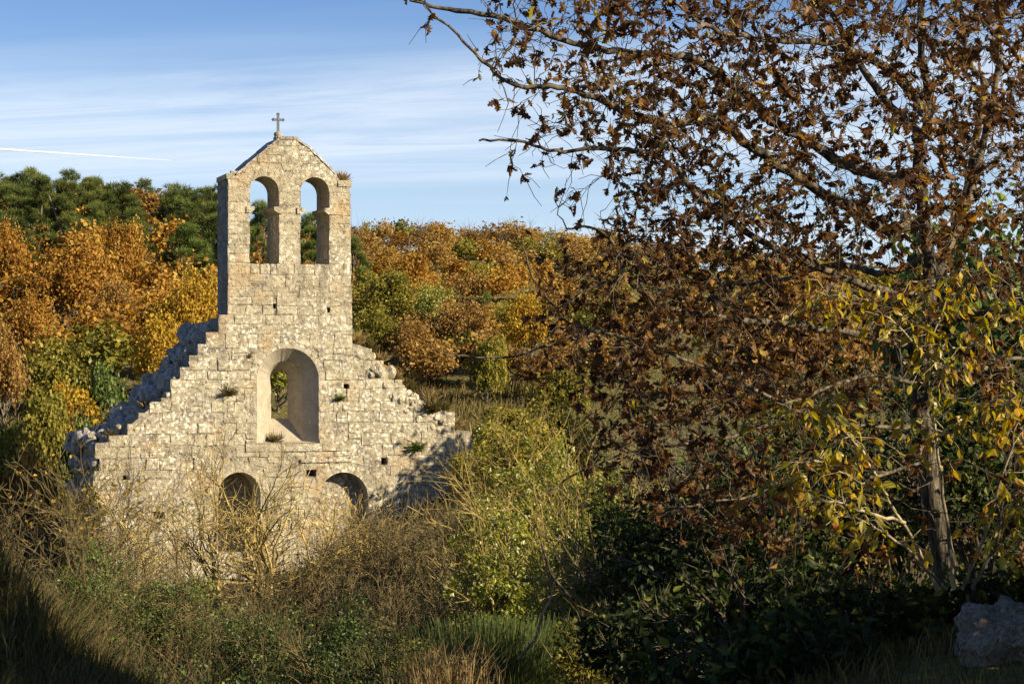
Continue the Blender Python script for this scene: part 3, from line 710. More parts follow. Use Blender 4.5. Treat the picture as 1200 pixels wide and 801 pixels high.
def far_variant(kind, i):
    rg = np.random.default_rng(hash_(kind) + i * 17)
    if kind == 'oak':      # height about 4.5 m
        h, rx, rz_ = 1.5, 1.8, 1.55
        cr = crown_blobs(rg, 9500, rx, rz_, 90, .098); zc = 2.55
    elif kind == 'bush':
        h, rx, rz_ = .5, 1.25, 1.0
        cr = crown_blobs(rg, 5500, rx, rz_, 60, .085); zc = 1.05
    elif kind == 'pine':   # layered pads
        h, rx = 4.4, 1.7; V_, F_, T_ = [], [], []; off = 0
        for k in range(30):
            t = (k + rg.uniform(-.4, .4)) / 30; t = min(max(t, 0), 1); a = rg.uniform(0, 6.28); rr = rx * (1.0 - .72 * t ** 1.4) * rg.uniform(.35, 1.0); z_ = 1.3 + 3.5 * t
            n = 85; nr = rand_unit(rg, n); pr = rg.uniform(.38, .62)
            pos = np.array([rr * math.cos(a), rr * math.sin(a), z_]) + nr * np.array([pr, pr, pr * .42]) * rg.uniform(.5, 1, (n, 1))
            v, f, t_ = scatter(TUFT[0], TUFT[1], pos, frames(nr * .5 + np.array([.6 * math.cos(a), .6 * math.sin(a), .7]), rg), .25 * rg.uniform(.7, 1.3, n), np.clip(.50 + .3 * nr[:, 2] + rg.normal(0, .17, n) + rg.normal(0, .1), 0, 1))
            V_.append(v); F_.append(f + off); T_.append(t_); off += len(v)
        cr = (np.concatenate(V_), np.concatenate(F_), np.concatenate(T_)); zc = 0
    elif kind == 'bare':
        acc, sites = [], []
        for k in range(3): grow(rg, (rg.normal(0, .1), rg.normal(0, .1), -.2), (rg.normal(0, .22), rg.normal(0, .22), 1), 1.9, .06, 0, [(5, .62, .5, .1, .03, 4), (5, .6, .6, .14, .04, 4), (5, .55, .6, .16, .02, 3)], acc, sites)
        v, f, t_ = join(tube_parts(acc, 4, 3)); return dict(trunk=mesh_np("branches", v, f), crown=None, tarr=(v, f, t_), carr=None)
    v, f, t_ = cr; v = v + np.array([0, 0, zc])
    tv, tf, tt = join(far_trunk(rg, h, .09 if kind != 'bush' else .04, dict(oak=2.2, bush=1.1, pine=.9)[kind], dict(oak=16, bush=14, pine=5)[kind]))
    return dict(trunk=mesh_np("trunk", tv, tf), crown=mesh_np("crown", v, f, t_), tarr=(tv, tf, tt), carr=(v, f, t_))
def hash_(s_): return sum(ord(c) * (i + 3) for i, c in enumerate(s_))
for kind, n in (('oak', 4), ('bush', 3), ('pine', 3), ('bare', 2)):
    VAR[kind] = [far_variant(kind, i) for i in range(n)]
HGT = dict(oak=4.4, bush=2.2, pine=5.3, bare=4.0); WID = dict(oak=4.0, bush=2.8, pine=3.6, bare=2.8)
def crown_obj(me, mat, t):
    if not me.materials: me.materials.append(M_RUST)
    o_ = obj("crown", me, None, t); o_.material_slots[0].link = 'OBJECT'; o_.material_slots[0].material = mat; return o_
def far_tree(name, label, cat, kind, px, ptop, Y, wpx, mat, group, var=None, sink=.1):
    rg = np.random.default_rng(int(px * 7 + ptop)); p = on_ray(px, Y, sink)
    ztop = EYE[2] + (440 - ptop) / F * Y; h = max(ztop - p[2], .8); w = wpx / F * Y
    i = int(rg.integers(len(VAR[kind]))) if var is None else var; vr = VAR[kind][i]
    t = thing(name, label, cat, p, rg.uniform(0, 6.28), group); t.scale = (w / WID[kind], w / WID[kind], h / HGT[kind])
    if kind == 'bare': obj("branches", vr['trunk'], M_TRUNK, t); return t
    obj("trunk", vr['trunk'], M_TRUNK, t)
    crown_obj(vr['crown'], mat, t); return t

HG = "trees on the hillside behind the chapel"
for a in [
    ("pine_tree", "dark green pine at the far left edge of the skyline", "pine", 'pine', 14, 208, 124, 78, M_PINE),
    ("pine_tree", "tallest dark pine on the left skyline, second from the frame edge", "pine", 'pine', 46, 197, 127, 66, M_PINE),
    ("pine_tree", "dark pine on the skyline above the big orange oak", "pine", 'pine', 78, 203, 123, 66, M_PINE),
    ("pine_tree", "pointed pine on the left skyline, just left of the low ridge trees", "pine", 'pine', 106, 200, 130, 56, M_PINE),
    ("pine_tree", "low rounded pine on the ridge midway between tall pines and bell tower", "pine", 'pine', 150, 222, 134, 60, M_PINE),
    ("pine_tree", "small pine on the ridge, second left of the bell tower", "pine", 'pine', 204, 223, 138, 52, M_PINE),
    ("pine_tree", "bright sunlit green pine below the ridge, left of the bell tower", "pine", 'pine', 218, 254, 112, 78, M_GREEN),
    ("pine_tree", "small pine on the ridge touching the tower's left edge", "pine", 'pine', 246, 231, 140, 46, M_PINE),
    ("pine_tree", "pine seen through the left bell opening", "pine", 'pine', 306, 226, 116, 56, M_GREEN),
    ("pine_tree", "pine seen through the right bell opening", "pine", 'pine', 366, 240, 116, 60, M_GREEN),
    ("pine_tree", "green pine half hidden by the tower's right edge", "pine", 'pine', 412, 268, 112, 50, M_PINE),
    ("oak_tree", "large golden orange oak on the hillside at left", "oak", 'oak', 82, 268, 100, 118, M_ORANGE),
    ("oak_tree", "reddish orange oak below the pines, above the golden ones", "oak", 'oak', 146, 242, 108, 70, M_ORANGE),
    ("oak_tree", "orange oak at the left frame edge below the pines", "oak", 'oak', 6, 248, 108, 66, M_ORANGE),
    ("oak_tree", "brownish orange oak right of the large golden oak", "oak", 'oak', 142, 318, 97, 78, M_RUST),
    ("oak_tree", "yellow oak against the tower's left side, below the green pine", "oak", 'oak', 224, 302, 92, 88, M_YELLOW),
    ("oak_tree", "low yellow oak just above the rubble slope", "oak", 'oak', 192, 352, 84, 92, M_YELLOW),
    ("oak_tree", "rusty oak at the left frame edge, level with the rubble slope", "oak", 'oak', 2, 362, 80, 74, M_RUST),
    ("oak_tree", "orange oak between the large golden oak and the olive bushes", "oak", 'oak', 38, 330, 93, 70, M_ORANGE),
    ("evergreen_bush", "bright green bush at the foot of the rubble slope", "bush", 'bush', 118, 404, 79, 84, M_GREEN),
    ("olive_bush", "wide olive green bush below the large golden oak", "bush", 'bush', 72, 384, 85, 110, M_OLIVE),
    ("olive_bush", "olive yellow bush left of the green bush, low at the frame edge", "bush", 'bush', 50, 446, 75, 84, M_OLIVE),
    ("oak_tree", "yellow green oak right of the tower on the slope", "oak", 'oak', 452, 302, 101, 96, M_OLIVE),
    ("oak_tree", "orange oak above the yellow green one, right of the tower", "oak", 'oak', 478, 282, 109, 76, M_ORANGE),
    ("oak_tree", "lime yellow oak between the orange and rusty oaks", "oak", 'oak', 508, 322, 99, 60, M_LIME),
    ("oak_tree", "large rusty brown oak standing above the grassy clearing", "oak", 'oak', 540, 338, 95, 96, M_RUST),
    ("oak_tree", "golden oak at the right end of the clearing", "oak", 'oak', 622, 332, 93, 74, M_YELLOW),
    ("oak_tree", "olive oak beside the tower's right edge above the broken shoulder", "oak", 'oak', 440, 352, 92, 80, M_OLIVE),
    ("oak_tree", "dark brown oak low on the slope right of the tower", "oak", 'oak', 492, 366, 91, 80, M_RUST),
    ("evergreen_bush", "small green bush at the top of the clearing", "bush", 'bush', 572, 384, 87, 62, M_OLIVE),
    ("evergreen_bush", "tiny dark evergreen alone amid the rusty slope", "bush", 'bush', 567, 332, 108, 26, M_PINE),
    ("oak_tree", "yellow green oak seen through the big window", "oak", 'oak', 326, 396, 86, 100, M_LIME),
    ("bare_tree", "leafless grey tree on the ridge touching the tower's right side", "bare tree", 'bare', 420, 234, 122, 56, M_RUST),
    ("bare_tree", "leafless tree alone on the skyline right of the tower", "bare tree", 'bare', 490, 238, 150, 36, M_RUST),
]: far_tree(*a, HG)
# olive thickets either side of the bank, shrubs round the clearing
for a in [
    ("olive_bush", "pale olive bush at the right edge of the clearing", "bush", 'bush', 660, 420, 82, 90, M_OLIVE),
    ("olive_bush", "low grey green bush right of the broken shoulder", "bush", 'bush', 600, 470, 74, 96, M_OLIVE),
    ("olive_bush", "low olive bush touching the wall's right end", "bush", 'bush', 572, 488, 70, 70, M_LIME),
    ("olive_bush", "grey green bush behind the leafy sunlit shrubs", "bush", 'bush', 655, 480, 64, 110, M_OLIVE),
]: far_tree(*a, "bushes beside the chapel")

# the wood that covers the hill, read as one mass
rg = np.random.default_rng(21)
parts = {}
cnt = 0
def wood_add(kind, x, y, w, h, mname):
    vr = VAR[kind][int(rg.integers(len(VAR[kind])))]; a = rg.uniform(0, 6.28); c_, s_ = math.cos(a), math.sin(a)
    M = np.array([[c_, -s_, 0], [s_, c_, 0], [0, 0, 1]]); S = np.array([w / WID[kind], w / WID[kind], h / HGT[kind]]); o = np.array([x, y, hz(x, y) - .15])
    if vr['carr'] is not None:
        v, f, t = vr['carr']; m = v.shape[0] // len(FLAKE[0]) if kind != 'pine' else len(v) // len(TUFT[0])
        # thin the far crowns: keep part of the clumps
        per = len(FLAKE[0]) if kind != 'pine' else len(TUFT[0]); fk = len(f) // m
        keep = rg.random(m) < (((.15 if x < -14 else .125) if x < 6 else .07) if kind != 'pine' else .26)
        vv_ = v.reshape(m, per, 3)[keep]; ff_ = f.reshape(m, fk, -1)[0]; 
        cen = vv_.mean(1, keepdims=True); vv_ = cen + (vv_ - cen) * (((2.0 if x < -14 else 1.85) if x < 6 else 3.0) if kind != 'pine' else 1.5)
        n = len(vv_); f2 = (np.arange(n)[:, None, None] * per + ff_[None]).reshape(-1, ff_.shape[1]); t2 = np.clip(t.reshape(m, per)[keep] + rg.normal(0, .2), 0, 1).ravel()
        parts.setdefault(mname, []).append(((vv_.reshape(-1, 3) * S) @ M.T + o, f2, t2))
        if kind == 'oak' and x < 6 and rg.random() < .4:
            v, fl, t = vr['tarr']
            for f in fl: parts.setdefault('trunk', []).append(((v * S * np.array([1, 1, 1.08])) @ M.T + o, f, t))
    else:
        v, fl, t = vr['tarr']
        for f in fl: parts.setdefault('trunk', []).append(((v * S) @ M.T + o, f, t))
for Y in np.arange(89, 172, 4.3):
    pxs_ = np.concatenate([np.arange(-60, 270, 3.3 / Y * F), np.arange(275, 720, 2.5 / Y * F), np.arange(725, 1270, 3.6 / Y * F)])
    for px in pxs_:
        p = px + rg.uniform(-25, 25); y = Y + rg.uniform(-2.4, 2.4); x = (p - 600) / F * y
        if 270 < p < 400 and y < 108: continue
        if p > 720 and rg.random() < .3: continue
        g = noise.noise(Vector((x * .09, y * .07, 4.0)))
        if p < 270:
            if y > 112: k = ('pine', rg.uniform(2.6, 3.6), rg.uniform(3.6, 4.9), 'pine') if rg.random() < .62 + g else ('oak', rg.uniform(3, 4.2), rg.uniform(3, 4), 'rust' if rg.random() < .6 else 'orange')
            else: k = ('oak', rg.uniform(3, 4.6), rg.uniform(3, 4.2), 'orange' if g > -.05 else ('rust' if rg.random() < .6 else 'olive'))
        else:
            q = rg.random()
            mt = 'rust' if q < .60 else ('orange' if q < .82 else ('olive' if q < .98 else 'pine'))
            if y > 128: mt = 'rust' if q < .74 else ('orange' if q < .90 else 'olive')
            k = ('oak', rg.uniform(2.1, 3.3), rg.uniform(1.9, 2.9), mt)
            if mt == 'pine': k = ('bush', 2.0, 2.0, 'pine')
            if y > 138 and rg.random() < .34: k = ('bare', rg.uniform(1.6, 2.4), rg.uniform(2.5, 3.8), 'trunk')
        wood_add(k[0], x, y, k[1], k[2], k[3]); cnt += 1
WM = dict(pine=M_PINE, rust=M_RUST, orange=M_ORANGE, olive=M_OLIVE, trunk=M_TRUNK)
WL = dict(pine="dark pine wood covering the upper hillside", rust="rust brown oak wood covering the hillside to the ridge", orange="orange oak wood mixed into the hillside", olive="olive green scrub mixed into the hillside wood", trunk="leafless trees along the far ridge")
for k, lst in parts.items():
    v, f, t = join(lst); o_ = obj(("pine_wood" if k == 'pine' else "bare_wood" if k == 'trunk' else "oak_wood"), mesh_np("wood", v, f, t), WM[k]); tag(o_, WL[k], "wood", kind="stuff")

# ------------------------------------------------------------------ grass
def blades(rg, pos, h, lean, w, mat_t):
    n = len(pos); a = rg.uniform(0, 6.28, n); d = np.stack([np.cos(a), np.sin(a), np.zeros(n)], 1); s_ = np.stack([-np.sin(a + 1), np.cos(a + 1), np.zeros(n)], 1) * w[:, None]
    l_ = (lean * rg.uniform(.2, 1, n) * h)[:, None]; up_ = np.array([0, 0, 1.0])
    v = np.stack([pos - s_, pos + s_, pos + up_ * (h * .6)[:, None] + d * l_ * .35 + s_ * .7, pos + up_ * (h * .6)[:, None] + d * l_ * .35 - s_ * .7, pos + up_ * h[:, None] * .96 + d * l_], 1).reshape(-1, 3)
    i = np.arange(n)[:, None] * 5
    return v, np.concatenate([np.concatenate([i, i + 1, i + 2], 1), np.concatenate([i, i + 2, i + 3], 1), np.concatenate([i + 3, i + 2, i + 4], 1)]), np.repeat(mat_t, 5)
def grass_patch(rg, n, pxa, pxb, Ya, Yb, ha, hb, tint=(.5, .25), lean=.5, width=.006, clump=.0):
    Y = rg.uniform(Ya, Yb, n); px = rg.uniform(pxa, pxb, n)
    x = (px - 600) / F * Y
    if clump:
        ph = np.array([noise.noise(Vector((a * clump, b * clump, 2.0))) for a, b in zip(x, Y)]); k = ph > -.12 + rg.normal(0, .12, n); x, Y, ph = x[k], Y[k], ph[k]
    pos = np.stack([x, Y, height(x, Y) - .03], 1); n = len(x)
    return blades(rg, pos, rg.uniform(ha, hb, n), lean, np.full(n, width) * rg.uniform(.7, 1.4, n), np.clip(rg.normal(tint[0], tint[1], n), 0, 1))
rg = np.random.default_rng(31)
v, f, t = join([grass_patch(rg, 7000, -60, 190, 11, 15, .08, .3, (.4, .3), .9, .004), grass_patch(rg, 26000, -60, 1260, 9.5, 19, .06, .24, (.35, .25), .7, .0035, .9), grass_patch(rg, 9000, -40, 700, 18, 34, .15, .4, (.45, .25), .6, .006, .4)])
tag(obj("foreground_grass", mesh_np("grass", v, f, t), M_GRASS), "rough dry grass along the near edge of the slope", "grass", kind="stuff")
v, f, t = join([grass_patch(rg, 16000, 440, 680, 74, 98, .2, .6, (.6, .25), .7, .02, .2), grass_patch(rg, 9000, -60, 620, 36, 66, .15, .45, (.45, .3), .7, .012, .3), grass_patch(rg, 9000, -60, 150, 66, 92, .2, .6, (.5, .3), .7, .02)])
tag(obj("meadow_grass", mesh_np("grass", v, f, t), M_GRASS), "dry yellowish grass on the slope around the chapel", "grass", kind="stuff")
# tall pale tussock at the left edge
def tussock(name, label, px, Y, n, spread, h, mat, tint, lean=.9, cat="grass tuft", width=.006, group=None, sink=.02):
    rg = np.random.default_rng(int(px * 3 + Y * 11)); p = on_ray(px, Y, sink); q = rg.normal(0, spread, (n, 2)); pos = np.stack([q[:, 0], q[:, 1], height(q[:, 0] + p[0], q[:, 1] + p[1]) - p[2] - .03], 1)
    v, f, t = blades(rg, pos, rg.uniform(.45, 1, n) * h, lean, np.full(n, width), np.clip(rg.normal(tint, .22, n), 0, 1))
    o_ = obj(name, mesh_np(name, v, f, t), mat, None, p); return tag(o_, label, cat, group)
tussock("tall_grass", "tall arching grass tuft at the left frame edge", 6, 21, 1600, .32, 1.5, M_GRASS, .55, .9, width=.006)
tussock("tall_grass", "straw grass tuft right of the arching one, above the shaded bank", 40, 22, 900, .28, 1.0, M_DRY, .4, .9)
tussock("tall_grass", "small straw tuft at the bottom below the broom", 520, 15, 500, .16, .55, M_DRY, .5, .8, width=.004)

# ------------------------------------------------------------------ shrubs in front of the chapel
def bare_shrub(name, label, px, Y, h, w, nstem, mat, seed, group, leaves=None, leaf_mat_=None, leaf_n=0, leaf_s=.05, spec=None, r0=.035):
    rg = np.random.default_rng(seed); acc, sites = [], []; p = on_ray(px, Y, .05); h = EYE[2] + (440 - h) / F * Y - p[2]; w = w / F * Y
    spec = spec or [(6, .62, .80, .15, .07, 7), (6, .56, .85, .20, .07, 6), (4, .5, .85, .20, .04, 4), (2, .5, .8, .2, .02, 3)]
    for k in range(nstem):
        a = rg.uniform(0, 6.28); sp = w / h * rg.uniform(.15, 1.0); d = np.array([math.cos(a) * sp, math.sin(a) * sp * .8, 1.0])
        grow(rg, np.array([math.cos(a), math.sin(a), 0]) * rg.uniform(0, .15), d, h * .58 * rg.uniform(.7, 1.1), r0 * rg.uniform(.7, 1.2), 0, spec, acc, sites)
    t = thing(name, label, "shrub", p, 0, group)
    pr = tube_parts(acc, 5, 3); top = max(q[0][:, 2].max() for q in pr) if False else max(a[0][:, 2].max() for a in acc); sc = h / top
    acc = [(a, np.maximum(b * .85, .0082 * Y / 50 if l_ < 3 else .0064 * Y / 50), l_) for a, b, l_ in acc]; main = [a for a in acc if a[2] == 0]; rest = [a for a in acc if a[2] > 0]
    v, f, _ = join(tube_parts(main, 6, 4)); o1 = obj("stems", mesh_np("stems", v * sc, f, shade=True), mat, t); o1["kind"] = "stuff"
    v, f, _ = join(tube_parts(rest, 4, 3)); o2 = obj("twigs", mesh_np("twigs", v * sc, f), mat, t); o2["kind"] = "stuff"
    if leaf_n:
        S = [s_[0] for s_ in sites]; k = rg.integers(0, len(S), leaf_n); pos = np.array([S[i][rg.integers(0, len(S[i]))] for i in k]) * sc
        d = rand_unit(rg, leaf_n); d[:, 2] -= .3
        v, f, tt = scatter(*(leaves or T_DIAM), pos, frames_dir(d, rg), leaf_s * rg.uniform(.6, 1.3, leaf_n), np.clip(rg.normal(.55, .25, leaf_n), 0, 1))
        o3 = obj("leaves", mesh_np("leaves", v, f, tt), leaf_mat_, t); o3["kind"] = "stuff"
    return t
G2 = "leafless shrubs in front of the chapel"
for i_, (lab, px, Y, top, wpx, nst, mt, r0, lf) in enumerate([
    ("tall leafless lichen yellow shrub before the chapel's left low arch", 292, 49, 484, 215, 7, M_TWIG, .09, None),
    ("leafless shrub left of the tall yellow one, before the lower left wall", 190, 53, 548, 150, 4, M_TWIG, .045, None),
    ("leafless shrub before the right low arch", 402, 51, 556, 150, 4, M_TWIG, .045, None),
    ("dense brown twiggy shrub below the wall's right half", 470, 48, 562, 150, 8, M_TWIGB, .04, None),
    ("brown twiggy shrub between the right low arch and the leafy bushes", 530, 50, 575, 120, 6, M_TWIGB, .04, None),
    ("low brown twiggy shrub at the foot of the tall yellow one", 345, 44, 640, 140, 6, M_TWIGB, .03, None),
    ("low twiggy shrub in the dip beneath the two low arches", 425, 42, 640, 150, 7, M_TWIGB, .03, None),
    ("shrub with a few orange leaves at the wall's left end", 92, 55, 450, 90, 7, M_TWIGB, .045, (M_YELLOW, 420, .12)),
    ("thin brown shrub left of the orange leaved one", 36, 50, 558, 140, 5, M_TWIGB, .03, (M_RUST, 160, .09)),
    ("thin leafless shrub before the lower left wall's foot", 140, 47, 585, 130, 4, M_TWIGB, .03, (M_OLIVE, 200, .08)),
    ("sparse shrub at the bottom left, right of the shaded bank", 190, 40, 655, 130, 6, M_TWIGB, .03, (M_OLIVE, 200, .07)),
    ("slanting leafless shrub just left of the broom", 500, 38, 655, 140, 6, M_TWIGB, .03, None),
    ("leafless shrub at the bottom below the tall yellow one", 262, 38, 672, 130, 6, M_TWIGB, .03, None),
]):
    bare_shrub("bare_shrub", lab, px, Y, top, wpx, nst, mt, 100 + i_, G2, None, lf[0] if lf else None, lf[1] if lf else 0, lf[2] if lf else .05, r0=r0)
# low leaves over the floor of the dip
rg = np.random.default_rng(58); n = 17000; Y = rg.uniform(30, 60, n); px = rg.uniform(-40, 640, n); x = (px - 600) / F * Y
hh = np.array([max(0, noise.noise(Vector((a * .55, b * .45, 7.0))) + .3) for a, b in zip(x, Y)]) * 1.3
pos = np.stack([x, Y, height(x, Y) + .05 + hh * rg.uniform(0, 1, n) ** .6], 1); d = rand_unit(rg, n)
v, f, t = scatter(*T_DIAM, pos, frames_dir(d, rg), .085 * rg.uniform(.6, 1.4, n), np.clip(rg.normal(.4, .25, n), 0, 1))
tag(obj("ground_cover", mesh_np("ground_cover", v, f, t), M_GREEN), "low green leaves covering the floor of the dip", "ground cover", kind="stuff")
# tangled undergrowth on the floor of the dip, one mass
rg = np.random.default_rng(55); acc = []
for k in range(4300):
    Y = rg.uniform(34, 60); px = rg.uniform(40, 640); p = on_ray(px, Y, .05); l_ = rg.uniform(.5, 1.9)
    pts, _ = wander(rg, p, (rg.normal(0, .55), rg.normal(0, .45), 1), l_, 5, .16, -.02); acc.append((pts, np.linspace(.009, .004, 5) * Y / 50))
v, f = tubes(acc, 3); tag(obj("undergrowth", mesh_np("undergrowth", v, f), M_TWIGB), "tangle of brown twigs and stalks on the floor of the dip", "undergrowth", kind="stuff")

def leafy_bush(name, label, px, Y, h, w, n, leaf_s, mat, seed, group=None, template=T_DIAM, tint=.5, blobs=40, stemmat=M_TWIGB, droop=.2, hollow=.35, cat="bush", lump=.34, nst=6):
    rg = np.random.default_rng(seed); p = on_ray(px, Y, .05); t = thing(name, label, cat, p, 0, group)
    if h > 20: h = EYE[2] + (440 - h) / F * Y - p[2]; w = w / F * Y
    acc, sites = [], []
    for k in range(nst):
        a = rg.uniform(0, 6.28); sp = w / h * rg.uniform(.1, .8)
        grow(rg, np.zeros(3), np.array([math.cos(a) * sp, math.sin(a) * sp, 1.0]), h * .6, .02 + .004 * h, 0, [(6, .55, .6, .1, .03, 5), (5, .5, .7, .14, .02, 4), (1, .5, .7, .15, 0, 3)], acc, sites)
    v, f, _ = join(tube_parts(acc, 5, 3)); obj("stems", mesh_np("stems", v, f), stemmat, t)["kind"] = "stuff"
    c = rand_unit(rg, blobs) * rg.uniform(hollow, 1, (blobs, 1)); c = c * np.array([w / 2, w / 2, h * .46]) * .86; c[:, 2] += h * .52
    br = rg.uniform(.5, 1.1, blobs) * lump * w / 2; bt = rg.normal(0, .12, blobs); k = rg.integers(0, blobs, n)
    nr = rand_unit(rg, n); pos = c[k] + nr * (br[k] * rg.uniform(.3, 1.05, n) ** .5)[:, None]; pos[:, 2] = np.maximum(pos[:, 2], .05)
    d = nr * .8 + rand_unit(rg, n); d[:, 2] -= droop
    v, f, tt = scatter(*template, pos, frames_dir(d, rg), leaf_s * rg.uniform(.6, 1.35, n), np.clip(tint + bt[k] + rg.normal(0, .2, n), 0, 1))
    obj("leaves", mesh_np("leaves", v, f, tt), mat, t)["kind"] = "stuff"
    return t
G3 = "leafy bushes right of the chapel"
leafy_bush("leafy_bush", "wide yellow green bush above the broom", 602, 38, 585, 190, 9000, .085, M_LIME, 71, G3, blobs=170, hollow=.15, lump=.15, stemmat=M_TWIG, nst=11, tint=.45)
leafy_bush("leafy_bush", "yellow green bush right of the broom, left of the ivy", 676, 35, 580, 150, 7500, .08, M_LIME, 72, G3, blobs=170, hollow=.15, lump=.15, stemmat=M_TWIG, nst=11, tint=.4)
leafy_bush("leafy_bush", "small pale bush touching the wall's right corner", 562, 60, 512, 80, 4500, .10, M_OLIVE, 73, G3, blobs=150, hollow=.15, lump=.16, stemmat=M_TWIG, nst=9, tint=.6)
leafy_bush("leafy_bush", "pale green bush in the lower part of the clearing", 652, 64, 455, 130, 7000, .11, M_OLIVE, 74, G3, blobs=150, hollow=.15, lump=.16, stemmat=M_TWIG, nst=9, tint=.6)
leafy_bush("leafy_bush", "large yellow green leafy bush right of the chapel wall", 645, 43, 486, 230, 13000, .085, M_LIME, 11, G3, blobs=170, hollow=.15, lump=.15, stemmat=M_TWIG, nst=11)
leafy_bush("leafy_bush", "yellow green bush just below the wall's right end", 572, 46, 560, 130, 6500, .085, M_LIME, 12, G3, blobs=170, hollow=.15, lump=.15, stemmat=M_TWIG, nst=11)
leafy_bush("leafy_bush", "sunlit yellow green bush at the oak's left flank", 712, 39, 500, 120, 7000, .085, M_LIME, 13, G3, blobs=170, hollow=.15, lump=.15, stemmat=M_TWIG, nst=11)
leafy_bush("leafy_bush", "low pale bush rising above the others beside the clearing", 615, 56, 462, 150, 8000, .10, M_OLIVE, 14, G3, blobs=150, hollow=.15, lump=.16, stemmat=M_TWIG, nst=9, tint=.65)
for a in [
    ("olive_bush", "grassy olive bush at the left edge beside the stone bank", "bush", 'bush', 8, 478, 72, 90, M_OLIVE), ("olive_bush", "yellowish bush above the orange leaved shrub", "bush", 'bush', 88, 438, 78, 80, M_YELLOW),
    ("olive_bush", "dark olive bush behind the wall's left corner", "bush", 'bush', 100, 470, 73, 60, M_GREEN), ("olive_bush", "rusty bush low at the left, behind the thin brown shrub", "bush", 'bush', 34, 500, 69, 80, M_RUST)]: far_tree(*a, "bushes left of the chapel")
G4 = "dark evergreen bushes in the dip"
leafy_bush("ivy_bush", "dull green bush hiding the wall's lower left corner", 96, 59, 545, 70, 5000, .09, M_OLIVE, 75, None, blobs=80, hollow=.2, lump=.2, tint=.25)
leafy_bush("box_bush", "small green leaved bush at the foot of the wall's left end", 112, 42, 612, 120, 4500, .055, M_GREEN, 15, G4)
leafy_bush("box_bush", "dark green bush below the leafless shrub on the left", 200, 40, 640, 130, 4500, .055, M_GREEN, 16, G4)
leafy_bush("box_bush", "low dark bush under the tall yellow shrub", 300, 37, 690, 160, 4000, .055, M_GREEN, 17, G4, tint=.3)
leafy_bush("box_bush", "rounded dark bush left of the broom at the bottom", 480, 24, 728, 120, 6000, .035, M_DARK, 18, G4, hollow=.6, tint=.6)
leafy_bush("box_bush", "dark bush beneath the twiggy thicket in the centre", 395, 34, 700, 150, 4000, .055, M_GREEN, 19, G4, tint=.25)
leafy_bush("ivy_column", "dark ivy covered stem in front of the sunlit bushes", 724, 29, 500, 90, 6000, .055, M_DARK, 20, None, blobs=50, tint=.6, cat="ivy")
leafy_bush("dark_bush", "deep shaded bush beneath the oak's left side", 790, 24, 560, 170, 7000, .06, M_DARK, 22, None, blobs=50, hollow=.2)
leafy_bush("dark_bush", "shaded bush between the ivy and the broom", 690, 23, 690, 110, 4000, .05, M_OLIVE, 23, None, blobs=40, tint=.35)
# broom: upright green rods
def broom(label, px, Y, n, w, h, seed):
    rg = np.random.default_rng(seed); p = on_ray(px, Y, .05); acc = []
    for k in range(n):
        q = rg.normal(0, w * .3, 2); l_ = h * rg.uniform(.5, 1.05); pts, _ = wander(rg, (q[0], q[1], hz(p[0] + q[0], p[1] + q[1]) - p[2]), (q[0] * .35 + rg.normal(0, .12), q[1] * .3 + rg.normal(0, .12), 1), l_, 5, .05, .02)
        acc.append((pts, np.linspace(.0045, .0022, 5) * (1 + .4 * rg.random())))
    v, f = tubes(acc, 3); tt = np.repeat(np.clip(rg.normal(.5, .25, n), 0, 1), 15)
    t = thing("broom_shrub", label, "broom", p, 0, "broom on the near slope"); obj("stems", mesh_np("stems", v, f, tt), M_BROOM, t)["kind"] = "stuff"
broom("large clump of upright green broom stems below the leafy bushes", 575, 27, 2600, 1.35, 1.35, 41)
broom("smaller clump of broom stems left of the large one", 512, 29, 1100, 1.0, 1.2, 42)
broom("broom stems right of the large clump, beside the pale crooked stem", 640, 29, 1000, .9, 1.3, 43)
# pale crooked stem beside the broom
def stem_thing(name, label, pts_px, Y, r0, r1, mat, cat="branch", sides=6):
    P_ = np.array([at(a, b, Y + (c[0] if c else 0)) for a, b, *c in pts_px]); n = len(P_); tq = np.linspace(0, n - 1, n * 4)
    P_ = np.stack([np.interp(tq, np.arange(n), P_[:, i]) for i in range(3)], 1); P_[1:-1] = .25 * P_[:-2] + .5 * P_[1:-1] + .25 * P_[2:]
    v, f = tubes([(P_, np.linspace(r0, r1, len(P_)))], sides); o_ = obj(name, mesh_np(name, v - P_[0], f, shade=True), mat, None, P_[0]); return tag(o_, label, cat)
stem_thing("dead_stem", "pale crooked dead stem right of the broom", [(608, 772), (630, 745), (634, 722), (646, 700), (652, 672)], 25, .022, .008, M_STEM)
stem_thing("dead_stem", "bent grey bough reaching over the broom's top", [(668, 700), (645, 672), (636, 640), (630, 618)], 26, .02, .008, M_LIMB)

